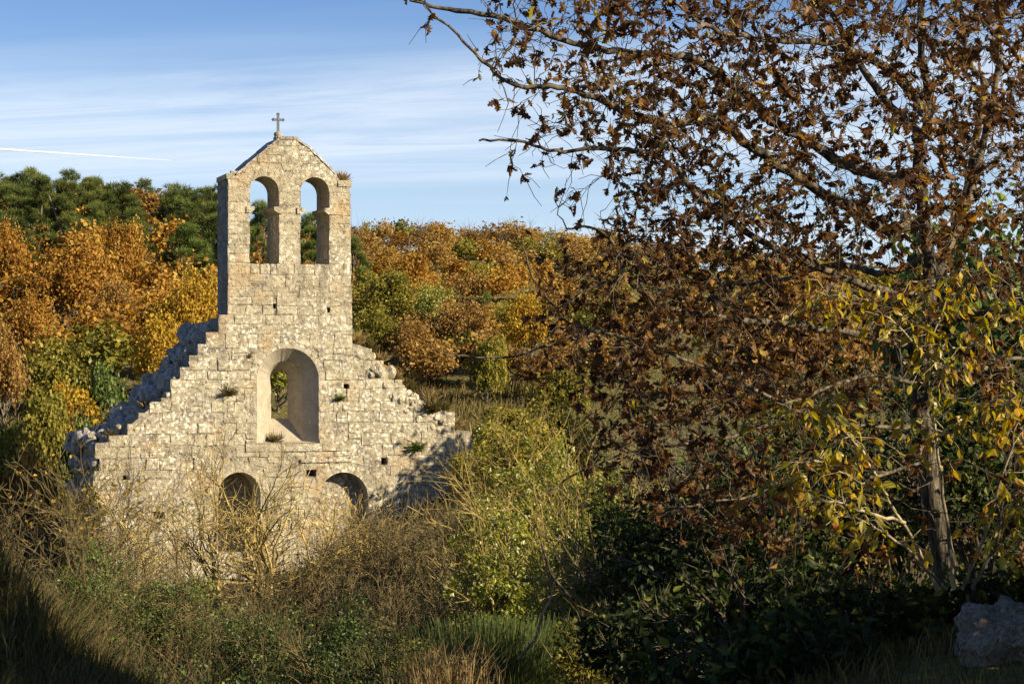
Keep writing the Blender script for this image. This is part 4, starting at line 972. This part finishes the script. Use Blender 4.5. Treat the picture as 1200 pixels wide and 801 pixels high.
# ------------------------------------------------------------------ the big oak at right
rg = np.random.default_rng(77)
OY = 14.5
def catmull(P_, k=5):
    P_ = np.asarray(P_, float); n = len(P_); out_ = []
    for i in range(n - 1):
        p0, p1, p2, p3 = P_[max(i - 1, 0)], P_[i], P_[i + 1], P_[min(i + 2, n - 1)]
        for t in np.linspace(0, 1, k, endpoint=False): out_.append(.5 * ((2 * p1) + (-p0 + p2) * t + (2 * p0 - 5 * p1 + 4 * p2 - p3) * t * t + (-p0 + 3 * p1 - 3 * p2 + p3) * t ** 3))
    out_.append(P_[-1]); return np.array(out_)
oak_base = on_ray(1100, OY, .05)
oak = thing("oak_tree", "big brown leaved oak filling the right half, its trunk at the frame's right", "oak", oak_base)
LIMBS = [   # (r0, r1, [(px, py, depth)])
    (.08, .016, [(1116, 700, 14.5), (1102, 630, 14.5), (1088, 550, 14.5), (1080, 470, 14.5), (1085, 400, 14.55), (1090, 330, 14.6), (1083, 250, 14.7), (1076, 190, 14.7), (1089, 120, 14.7), (1078, 30, 14.7), (1090, -90, 14.8)]),
    (.042, .006, [(1086, 262, 14.7), (1032, 266, 14.4), (1002, 247, 14.2), (957, 221, 14.0), (909, 191, 13.8), (871, 165, 13.7), (841, 137, 13.6), (787, 146, 13.4), (731, 131, 13.2), (693, 112, 13.1), (652, 103, 13.0), (611, 101, 13.0), (574, 80, 12.9), (544, 49, 12.9), (499, 7, 12.8)]),
    (.045, .012, [(1084, 215, 14.7), (1032, 206, 14.9), (987, 191, 15.0), (942, 161, 15.0), (905, 142, 14.8), (879, 116, 14.6), (841, 86, 14.4), (807, 67, 14.2), (761, 64, 14.0), (712, 60, 13.8), (660, 47, 13.6), (592, 22, 13.4), (525, 11, 13.4), (480, 0, 13.4)]),
    (.032, .008, [(1083, 130, 14.7), (1040, 80, 14.5), (991, 58, 14.3), (957, 49, 14.2), (894, 47, 14.0), (841, 37, 13.8), (811, 19, 13.8), (770, -20, 13.7)]),
    (.03, .012, [(1083, 160, 14.7), (1030, 110, 14.9), (1002, 64, 15.0), (987, 37, 15.0), (965, 0, 15.1), (950, -50, 15.2)]),
    (.04, .012, [(1088, 340, 14.6), (1122, 270, 14.8), (1137, 225, 14.9), (1167, 94, 15.0), (1171, 30, 15.0), (1180, -60, 15.1)]),
    (.03, .01, [(1130, 240, 14.9), (1152, 109, 15.2), (1137, 75, 15.2), (1126, 22, 15.2), (1120, -50, 15.2)]),
    (.028, .006, [(1089, 350, 14.6), (1000, 330, 14.2), (930, 300, 13.9), (870, 270, 13.6), (820, 232, 13.4), (772, 183, 13.2), (712, 174, 13.1), (652, 176, 13.0), (607, 165, 13.0), (561, 165, 13.0)]),
    (.026, .006, [(1084, 410, 14.55), (1000, 390, 14.1), (930, 380, 13.7), (850, 372, 13.4), (800, 366, 13.2), (765, 351, 13.0), (731, 322, 12.9), (725, 297, 12.9), (701, 268, 12.8), (664, 268, 12.8)]),
    (.010, .004, [(765, 351, 13.0), (731, 326, 12.9), (684, 341, 12.8), (650, 358, 12.8), (615, 300, 12.7), (606, 262, 12.7)]),
    (.015, .005, [(1083, 450, 14.5), (1010, 440, 14.0), (930, 470, 13.5), (880, 455, 13.3), (800, 420, 13.0), (740, 398, 12.9), (690, 388, 12.8), (640, 405, 12.7), (590, 418, 12.7), (520, 414, 12.6)]),
    (.014, .005, [(1082, 500, 14.5), (1000, 500, 14.0), (930, 492, 13.7), (860, 510, 13.4), (800, 520, 13.2), (740, 530, 13.0), (690, 548, 12.9), (640, 575, 12.8)]),
    (.012, .005, [(1083, 540, 14.5), (1010, 560, 14.0), (950, 555, 13.6), (880, 580, 13.3), (820, 590, 13.1), (770, 600, 13.0)]),
    (.03, .01, [(1088, 300, 14.6), (1040, 320, 15.4), (980, 310, 16.0), (900, 330, 16.4), (830, 330, 16.6), (770, 310, 16.6)]),
    (.03, .01, [(1088, 380, 14.6), (1140, 370, 14.2), (1190, 360, 13.8), (1250, 340, 13.6)]),
    (.03, .01, [(1086, 420, 14.6), (1130, 440, 15.2), (1180, 420, 15.6), (1240, 430, 15.8)]),
]
limb_polys, NP_, NT_, NR_ = [], [], [], []
for r0, r1, pts in LIMBS:
    c = catmull([at(a, b, d) for a, b, d in pts], 5); c[1:-1] += rg.normal(0, .006, (len(c) - 2, 3))
    rr = np.linspace(r0, r1, len(c)) * (1 + .05 * rg.normal(size=len(c))); limb_polys.append((c, rr))
    skip = 14 if r0 > .09 else 2
    t = np.gradient(c, axis=0); t /= np.linalg.norm(t, axis=1, keepdims=True); NP_.append(c[skip:]); NT_.append(t[skip:]); NR_.append(rr[skip:])
nodes = np.concatenate(NP_); tang = np.concatenate(NT_); nrad = np.concatenate(NR_)
lv = np.zeros(len(nodes), int)
# points that the twigs reach for, thinner towards the crown's left edge
EDGE_Y = [-60, 0, 60, 120, 170, 230, 270, 300, 350, 420, 480, 540, 590, 630, 660]
EDGE_X = [470, 478, 505, 560, 558, 620, 655, 612, 612, 600, 655, 650, 700, 770, 900]
RAMP = [260, 260, 250, 190, 190, 150, 110, 110, 90, 120, 90, 110, 110, 90, 60]
att = []
while len(att) < 3700:
    px, py = rg.uniform(465, 1290), rg.uniform(-70, 655)
    e, w = np.interp(py, EDGE_Y, EDGE_X), np.interp(py, EDGE_Y, RAMP); q = (px - e) / w
    if q < 0: continue
    dens = min(1, .10 + .9 * q ** 1.5) * (1.15 if (py < 330 and px > 980) else 1.0) * (.55 if (px > 960 and py > 330) else 1.0) * (.5 if (px > 900 and py > 480) else 1.0)
    if 1035 < px < 1150 and py > 400: dens *= .25
    if 290 < py < 330 and 990 < px < 1080: dens *= .35
    if rg.random() > dens: continue
    att.append(at(px, py, float(np.clip(rg.normal(14.0 if px > 800 else 13.2, 1.15 if px > 800 else .55), 11.6, 17.2))))
att = np.array(att)
d0 = np.array([np.min(np.sum((nodes - a) ** 2, 1)) for a in att]); order = np.argsort(d0)
cap = np.zeros((len(nodes) + 3800 * 6, 3)); capt = np.zeros_like(cap); capr = np.zeros(len(cap)); capl = np.zeros(len(cap), int)
n0 = len(nodes); cap[:n0] = nodes; capt[:n0] = tang; capr[:n0] = nrad; capl[:n0] = lv
twigs, tips = [], []
for a in att[order]:
    dv = a - cap[:n0]; d2 = np.sqrt(np.sum(dv * dv, 1)) + 1e-6
    cost = d2 * (1 - .30 * np.sum(dv * capt[:n0], 1) / d2); i = int(np.argmin(cost)); L_ = d2[i]
    if L_ < .05 or L_ > 2.2: continue
    p0 = cap[i]; t0 = capt[i]; t1 = dv[i] / L_
    m1 = p0 + (t0 * .45 + t1 * .55) * L_ * .4; npt = 6
    s_ = np.linspace(0, 1, npt)[:, None]; crv = (1 - s_) ** 2 * p0 + 2 * s_ * (1 - s_) * m1 + s_ ** 2 * a
    crv[1:-1] += rg.normal(0, .02 * min(1, L_ * 2), (npt - 2, 3)); crv[:, 2] += .02 * np.sin(s_[:, 0] * 3.1)
    r0 = min(capr[i] * .8, .005 + .009 * L_); rr = np.linspace(r0, .0022, npt); twigs.append((crv, rr)); tips.append((crv, L_))
    tt = np.gradient(crv, axis=0); tt /= np.linalg.norm(tt, axis=1, keepdims=True) + 1e-9
    cap[n0:n0 + 5] = crv[1:]; capt[n0:n0 + 5] = tt[1:]; capr[n0:n0 + 5] = rr[1:]; n0 += 5
# short side spurs
spurs = []
for crv, L_ in tips:
    for k in range(int(rg.integers(1, 4))):
        q = crv[int(rg.integers(2, 6))]; d = rand_unit(rg, 1)[0] + (crv[-1] - crv[0]) / (L_ + .01) * .8; d /= np.linalg.norm(d)
        l_ = rg.uniform(.06, .2); b = np.array([q, q + d * l_ * .5 + rg.normal(0, .01, 3), q + d * l_]); spurs.append((b, np.array([.0026, .0022, .0016])))
ob = lambda v: np.asarray(v) - oak_base
v, f = tubes(limb_polys[:1], 14); k_ = np.random.default_rng(3)
v = v + rg.normal(0, .003, v.shape); obj("trunk", mesh_np("trunk", ob(v), f, shade=True), M_BARK, oak)
for lp in limb_polys[1:]: v, f = tubes([lp], 7); obj("limb", mesh_np("limb", ob(v), f, shade=True), M_LIMB, oak)
v, f, _ = join([(*tubes(twigs, 3), None), (*tubes(spurs, 3), None)]); obj("twigs", mesh_np("twigs", ob(v), f), M_LIMB, oak)["kind"] = "stuff"
# leaves in bunches at the twig ends and spurs
lp_, ld_ = [], []
for (crv, L_) in tips:
    ax = crv[-1] - crv[-2]; ax = ax / (np.linalg.norm(ax) + 1e-9); sparse = crv[-1][0] < at(690, 100, 13)[0]
    k = int(rg.integers(1, 5)) if sparse else int(rg.integers(2, 8)) if rg.random() < .72 else 0
    for j in range(k):
        p = crv[-1] - ax * rg.uniform(0, .05); d = ax * .5 + rand_unit(rg, 1)[0]; d[2] -= .35; lp_.append(p); ld_.append(d)
for (b, _) in spurs:
    if b[-1][0] < at(690, 100, 13)[0] and rg.random() < .5: continue
    for j in range(int(rg.integers(2, 5)) if rg.random() < .27 else 0):
        ax = (b[-1] - b[0]) * 8; d = ax * .5 + rand_unit(rg, 1)[0]; d[2] -= .4; lp_.append(b[-1]); ld_.append(d)
lp_ = np.array(lp_); ld_ = np.array(ld_); n = len(lp_)
rot = frames_dir(ld_, rg); scl = np.clip(rg.normal(.057, .016, n), .028, .10); bunch = np.array([noise.noise(Vector(p * 1.3)) for p in lp_])
tint = np.clip(.42 + .28 * bunch + rg.normal(0, .22, n), 0, .99); tint = np.where(rg.random(n) < .012, 1.0, tint)
which = rg.integers(0, len(OAKS), n)
pxs = 600 + lp_[:, 0] / lp_[:, 1] * F; score = scl / lp_[:, 1] + .004 * np.clip((760 - pxs) / 200, 0, 1); vis = (pxs > 470) & (pxs < 1195) & (lp_[:, 1] < 14.0); score = np.where(vis, score, 0)
own = np.zeros(n, bool); own[np.argsort(-score)[:300]] = True
parts_ = []
for k, (tv, tf) in enumerate(OAKS):
    s_ = (which == k) & ~own & (lp_[:, 1] < 15.0); parts_.append(scatter(tv, tf, lp_[s_], rot[s_], scl[s_], tint[s_]))
s_ = ~own & (lp_[:, 1] >= 15.0); parts_.append(scatter(T_OVAL[0] * np.array([1.15, 1, 2.2]), T_OVAL[1], lp_[s_], rot[s_], scl[s_], tint[s_]))
v, f, t = join(parts_); crown = obj("crown", mesh_np("crown", ob(v), f, t), M_OAK, oak); crown["kind"] = "stuff"
LM = {}
for i in np.where(own)[0]:
    q = (int(which[i]), int(tint[i] * 6))
    if q not in LM: tv, tf = OAKS[q[0]]; LM[q] = mesh_np("leaf", tv, tf, np.full(len(tv), (q[1] + .5) / 6.2)); LM[q].materials.append(M_OAK)
    o_ = obj("leaf", LM[q], None, oak); m = Matrix.Identity(4)
    for a in range(3):
        for b in range(3): m[a][b] = rot[i][a][b] * scl[i]
        m[a][3] = lp_[i][a] - oak_base[a]
    o_.matrix_local = m
print("oak leaves", n, "twigs", len(twigs))

# ------------------------------------------------------------------ spindle shrub with yellow leaves before the oak trunk
sb = on_ray(1118, 12.3, .05)
spin = thing("spindle_shrub", "slender many stemmed shrub with drooping yellow and orange leaves around the oak trunk", "shrub", sb)
SP = [[(1118, 690, 12.3), (1108, 600, 12.3), (1098, 520, 12.3), (1090, 440, 12.3), (1086, 380, 12.3), (1075, 330, 12.3)],
      [(1100, 690, 12.4), (1050, 600, 12.2), (1010, 530, 12.0), (970, 490, 11.9), (930, 480, 11.8), (905, 500, 11.8)],
      [(1088, 420, 12.3), (1050, 380, 12.2), (1010, 352, 12.1), (975, 345, 12.0), (950, 360, 12.0)],
      [(1128, 690, 12.3), (1160, 610, 12.1), (1185, 520, 12.0), (1200, 460, 11.9), (1215, 400, 11.9)],
      [(1092, 450, 12.3), (1120, 420, 12.2), (1150, 395, 12.1), (1180, 350, 12.1)],
      [(1089, 400, 12.3), (1120, 345, 12.3), (1150, 320, 12.3)],
      [(1097, 510, 12.3), (1140, 500, 12.1), (1170, 475, 12.0), (1200, 480, 11.9)],
      [(1060, 612, 12.2), (1020, 600, 11.9), (980, 590, 11.8), (930, 575, 11.8), (905, 565, 11.8)],
      [(1040, 580, 12.1), (1000, 560, 11.9), (960, 540, 11.8), (925, 545, 11.8)],
      [(1108, 690, 12.2), (1060, 640, 12.0), (1010, 610, 11.9), (985, 600, 11.9)],
      [(1140, 690, 12.1), (1165, 640, 12.0), (1180, 600, 11.9), (1210, 570, 11.8)]]
sp_polys, sl_p, sl_d = [], [], []
for k, pts in enumerate(SP):
    c = catmull([at(*p) for p in pts], 5); c[1:-1] += rg.normal(0, .006, (len(c) - 2, 3)); sp_polys.append((c, np.linspace(.012 if pts[0][1] > 600 else .007, .003, len(c))))
    m = len(c)
    for j in range(int(m * .35) if pts[0][1] > 600 else 2, m):
        for q in range(int(rg.integers(2, 5))):
            l_ = rg.uniform(.05, .32); d = rand_unit(rg, 1)[0]; d[2] = d[2] * .5; b = np.array([c[j], c[j] + d * l_ * .55 + np.array([0, 0, .02]), c[j] + d * l_ - np.array([0, 0, .03])]); sp_polys.append((b, np.array([.003, .0025, .0018])))
            for w_ in range(int(rg.integers(1, 4))): e = rand_unit(rg, 1)[0] * .6 + d * .5; e[2] -= .8; sl_p.append(b[-1] if w_ else b[1]); sl_d.append(e)
v, f, _ = join([(*tubes([p for p in sp_polys if len(p[0]) > 3], 5), None), (*tubes([p for p in sp_polys if len(p[0]) == 3], 3), None)])
obj("stems", mesh_np("stems", v - sb, f, shade=True), M_STEM, spin)["kind"] = "stuff"
sl_p, sl_d = np.array(sl_p), np.array(sl_d); n = len(sl_p); rot = frames_dir(sl_d, rg); scl = rg.uniform(.05, .085, n); tint = np.clip(rg.normal(.45, .25, n), 0, 1)
own = np.zeros(n, bool); own[rg.permutation(n)[:160]] = True
v, f, t = scatter(*T_OVAL, sl_p[~own], rot[~own], scl[~own], tint[~own]); obj("leaves", mesh_np("leaves", v - sb, f, t), M_SPIN, spin)["kind"] = "stuff"
LM = {}
for i in np.where(own)[0]:
    q = int(tint[i] * 6)
    if q not in LM: LM[q] = mesh_np("leaf", *T_OVAL, np.full(9, (q + .5) / 6.5)); LM[q].materials.append(M_SPIN)
    o_ = obj("leaf", LM[q], None, spin); m = Matrix.Identity(4)
    for a in range(3):
        for b in range(3): m[a][b] = rot[i][a][b] * scl[i]
        m[a][3] = sl_p[i][a] - sb[a]
    o_.matrix_local = m
print("spindle leaves", n)

# ------------------------------------------------------------------ shaded undergrowth at right
G5 = "brambles under the oak"
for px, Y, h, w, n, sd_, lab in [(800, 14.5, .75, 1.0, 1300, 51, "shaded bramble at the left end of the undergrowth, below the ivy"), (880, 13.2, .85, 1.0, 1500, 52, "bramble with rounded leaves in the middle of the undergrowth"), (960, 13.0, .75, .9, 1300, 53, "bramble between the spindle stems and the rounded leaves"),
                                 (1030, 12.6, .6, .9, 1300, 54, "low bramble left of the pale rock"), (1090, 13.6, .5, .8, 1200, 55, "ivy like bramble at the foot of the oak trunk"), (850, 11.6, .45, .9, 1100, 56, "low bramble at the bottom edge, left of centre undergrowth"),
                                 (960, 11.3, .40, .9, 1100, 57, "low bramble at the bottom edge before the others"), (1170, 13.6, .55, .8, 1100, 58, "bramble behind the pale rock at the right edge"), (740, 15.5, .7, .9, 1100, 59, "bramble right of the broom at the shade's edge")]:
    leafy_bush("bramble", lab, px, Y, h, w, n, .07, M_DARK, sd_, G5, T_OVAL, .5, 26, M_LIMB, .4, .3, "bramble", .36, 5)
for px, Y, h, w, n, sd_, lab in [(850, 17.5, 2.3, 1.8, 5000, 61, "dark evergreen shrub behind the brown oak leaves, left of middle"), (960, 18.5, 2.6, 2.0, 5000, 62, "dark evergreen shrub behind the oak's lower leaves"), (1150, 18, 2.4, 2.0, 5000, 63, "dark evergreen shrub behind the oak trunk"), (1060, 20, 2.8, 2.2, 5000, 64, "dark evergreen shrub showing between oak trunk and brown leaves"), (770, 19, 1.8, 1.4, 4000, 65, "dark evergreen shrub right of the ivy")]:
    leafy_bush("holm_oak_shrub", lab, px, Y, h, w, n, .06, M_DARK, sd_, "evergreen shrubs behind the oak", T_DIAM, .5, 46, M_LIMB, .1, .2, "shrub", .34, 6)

# ------------------------------------------------------------------ pale rock at the lower right corner
bm = bmesh.new(); bmesh.ops.create_icosphere(bm, subdivisions=5, radius=1.0)
rk = np.random.default_rng(5); planes = [(Vector(rand_unit(rk, 1)[0]), rk.uniform(.70, .92)) for _ in range(9)]
for v_ in bm.verts:
    p = v_.co.copy()
    for nrm, d in planes:
        k = p.dot(nrm)
        if k > d: p -= nrm * (k - d) * .85
    q = p.copy(); p *= 1 + .16 * noise.noise(q * 1.7) + .16 * noise.noise(q * 3.4 + Vector((3, 1, 0))) + .20 * noise.turbulence(q * 3.6, 5, True)
    c_ = noise.noise(q * 3.0 + Vector((9, 4, 2)))
    if c_ > .28: p *= 1 - .25 * (c_ - .28)
    v_.co = Vector((p.x * .33, p.y * .30, p.z * .24))
me = bpy.data.meshes.new("rock"); bm.to_mesh(me); bm.free(); me.polygons.foreach_set("use_smooth", np.ones(len(me.polygons), bool))
rp_ = at(1192, 768, 10.6); ro_ = obj("rock", me, M_ROCK, None, rp_); ro_.rotation_euler = (.2, .1, .6); tag(ro_, "pale grey pitted limestone rock at the lower right corner", "rock")

# ------------------------------------------------------------------ plants on the wall
def wall_plant(label, px, py, back, n, r_, mat, seed, up=.6):
    rg_ = np.random.default_rng(seed); s_, z_ = fac(px, py); p = fw(s_, z_, back); d = rand_unit(rg_, n); d[:, 2] = np.abs(d[:, 2]) * .7 + up * .4; d -= V[None] * .4
    h_ = rg_.uniform(.3, 1, n) * r_; acc = []
    v, f, t = scatter(np.array([[-.04, 0, 0], [.04, 0, 0], [.03, .6, .02], [0, 1, -.06], [-.03, .6, .02]]), np.array([[0, 1, 2], [0, 2, 4], [4, 2, 3]]), rand_unit(rg_, n) * r_ * .12, frames_dir(d, rg_), h_, np.clip(rg_.normal(.5, .25, n), 0, 1))
    tag(obj("wall_plant", mesh_np("wall_plant", v, f, t), mat, None, p), label, "plant", "plants growing on the chapel")
wall_plant("dry tuft on top of the tower's right shoulder", 403, 212, .3, 260, .42, M_DRY, 1, 1.0)
wall_plant("dry tuft growing from the wall left of the big window", 268, 462, .0, 160, .42, M_GRASS, 2, .2)
wall_plant("green plant growing from the wall right of the big window", 398, 468, -.01, 160, .34, M_GREEN, 3, .1)
wall_plant("small tuft beside the big window's arch top", 292, 418, .0, 70, .22, M_GRASS, 4, .1)
wall_plant("grass clump on the ledge of the broken right shoulder", 506, 482, .05, 420, .55, M_GRASS, 5, .9)
wall_plant("dry grass on the upper end of the broken right shoulder", 424, 402, .6, 260, .5, M_DRY, 6, .9)
wall_plant("dry grass tuft on the stone bank at the left end of the wall", 180, 480, .9, 260, .5, M_DRY, 7, .7)
wall_plant("dark weed in the sill of the big window", 325, 519, .35, 220, .45, M_GRASS, 8, .8)
wall_plant("dark plant hanging on the wall's right half", 488, 525, .0, 200, .5, M_GREEN, 9, -.6)
wall_plant("tuft at the wall's far left top corner", 132, 512, .2, 160, .35, M_GRASS, 10, .7)
for i_, (px, py) in enumerate([(440, 412), (452, 424), (484, 456), (512, 470), (526, 482), (540, 503)]):
    wall_plant(["straw tuft highest on the shoulder's back edge, just below the tower", "straw tuft second from the tower on the shoulder", "straw tuft midway down the right shoulder", "straw tuft above the ledge of the right shoulder", "straw tuft at the foot of the right shoulder", "straw tuft on the wall's right top corner"][i_], px, py, .7, 260, .5, M_DRY if i_ % 2 else M_GRASS, 30 + i_, .8)
wall_plant("grass on the steep back edge of the right shoulder", 470, 446, .8, 240, .5, M_DRY, 11, .9)

# ------------------------------------------------------------------ trees at right; some are unseen and added to shade the slope
for k, (x, y, w, h, mt, lab) in enumerate([(8.2, 62.0, 6.0, 7.9, M_RUST, "oak behind the big oak that shades the wall's right end"), (14.5, 63, 6.0, 7.5, M_OLIVE, "second oak behind the big oak, farther right"), (6.8, 46, 4.6, 5.0, M_OLIVE, "dense oak standing behind the big oak's middle"), (12, 50, 5.5, 6.0, M_RUST, "oak behind the big oak's trunk"), (10, 37, 5.0, 5.0, M_OLIVE, "oak on the slope behind the undergrowth at right"), (5.0, 36, 4.0, 4.2, M_RUST, "small oak behind the brown leaves at the big oak's centre"),
                                           (5.4, 22.5, 3.6, 5.0, M_GREEN, "evergreen oak added at the right edge behind the undergrowth to shade the slope"), (3.6, 33, 3.6, 4.8, M_GREEN, "evergreen oak added behind the ivy and the brown leaves to shade the slope"), (7.0, 31, 3.8, 4.6, M_OLIVE, "olive leaved oak added for shade behind the brown leaves, above the ivy"), (8.5, 27, 4.0, 4.2, M_GREEN, "evergreen oak behind the big oak's right side")]):  # all on this line but the last are added to shade the valley slope
    vr = VAR['oak'][k % 4]; t = thing("oak_tree", lab, "oak", (x, y, hz(x, y) - .1), k * 1.7, "oaks behind the big oak"); t.scale = (w / 4.0, w / 4.0, h / 4.4)
    obj("trunk", vr['trunk'], M_TRUNK, t); crown_obj(vr['crown'], mt, t)
for k, (x, y, w, h, lab) in enumerate([(4.6, 8.4, 3.5, 5.4, "evergreen oak added outside the frame for shade, just right of the camera"), (8.5, 5.0, 5.0, 6.8, "tall evergreen oak added outside the frame for shade, farther right"), (7.6, 10.2, 3.4, 2.5, "low evergreen oak added outside the frame for shade, right of the rock"), (8.2, 13.4, 3.4, 2.6, "low evergreen oak added outside the frame for shade, right of the big oak"), (4.5, 9.9, 2.2, 1.9, "low evergreen bush added outside the frame to shade the rock beside it"), (5.6, 3.4, 3.6, 5.0, "evergreen oak outside the frame, behind the camera's right")]):  # unseen trees added outside the view to cast shade on the foreground
    vr = VAR['oak'][(k + 1) % 4]; t = thing("added_shade_oak", lab, "oak", (x, y, hz(x, y) - .1), k * 2.1, "evergreen oaks added beside the camera for shade"); t.scale = (w / 4.0, w / 4.0, h / 4.4)
    obj("trunk", vr['trunk'], M_TRUNK, t); crown_obj(vr['crown'], M_PINE, t)

# ------------------------------------------------------------------ contrail
m, n_, l_ = nodes_of("contrail_ice")
d = n_.new('ShaderNodeBsdfDiffuse'); d.inputs[0].default_value = (.95, .95, .95, 1); tr = n_.new('ShaderNodeBsdfTransparent'); mx = n_.new('ShaderNodeMixShader')
tx = n_.new('ShaderNodeAttribute'); tx.attribute_name = "tint"; l_.new(tx.outputs['Fac'], mx.inputs[0]); l_.new(tr.outputs[0], mx.inputs[1]); l_.new(d.outputs[0], mx.inputs[2]); o = n_.new('ShaderNodeOutputMaterial'); l_.new(mx.outputs[0], o.inputs[0])
q = np.linspace(0, 1, 24); P_ = np.array([at(-40 + 240 * a, 172.5 + 15.5 * a, 20000) for a in q]); rr = np.linspace(12, 5, 24); v, f = tubes([(P_, rr)], 10)
tt = np.repeat(np.clip(.72 * (1 - .8 * q) * (.75 + .5 * np.random.default_rng(2).random(24)), 0, 1), 10); tag(obj("contrail", mesh_np("contrail", v - P_[0], f, tt, True), m, None, P_[0]), "thin white contrail in the sky above the left pines", "contrail")
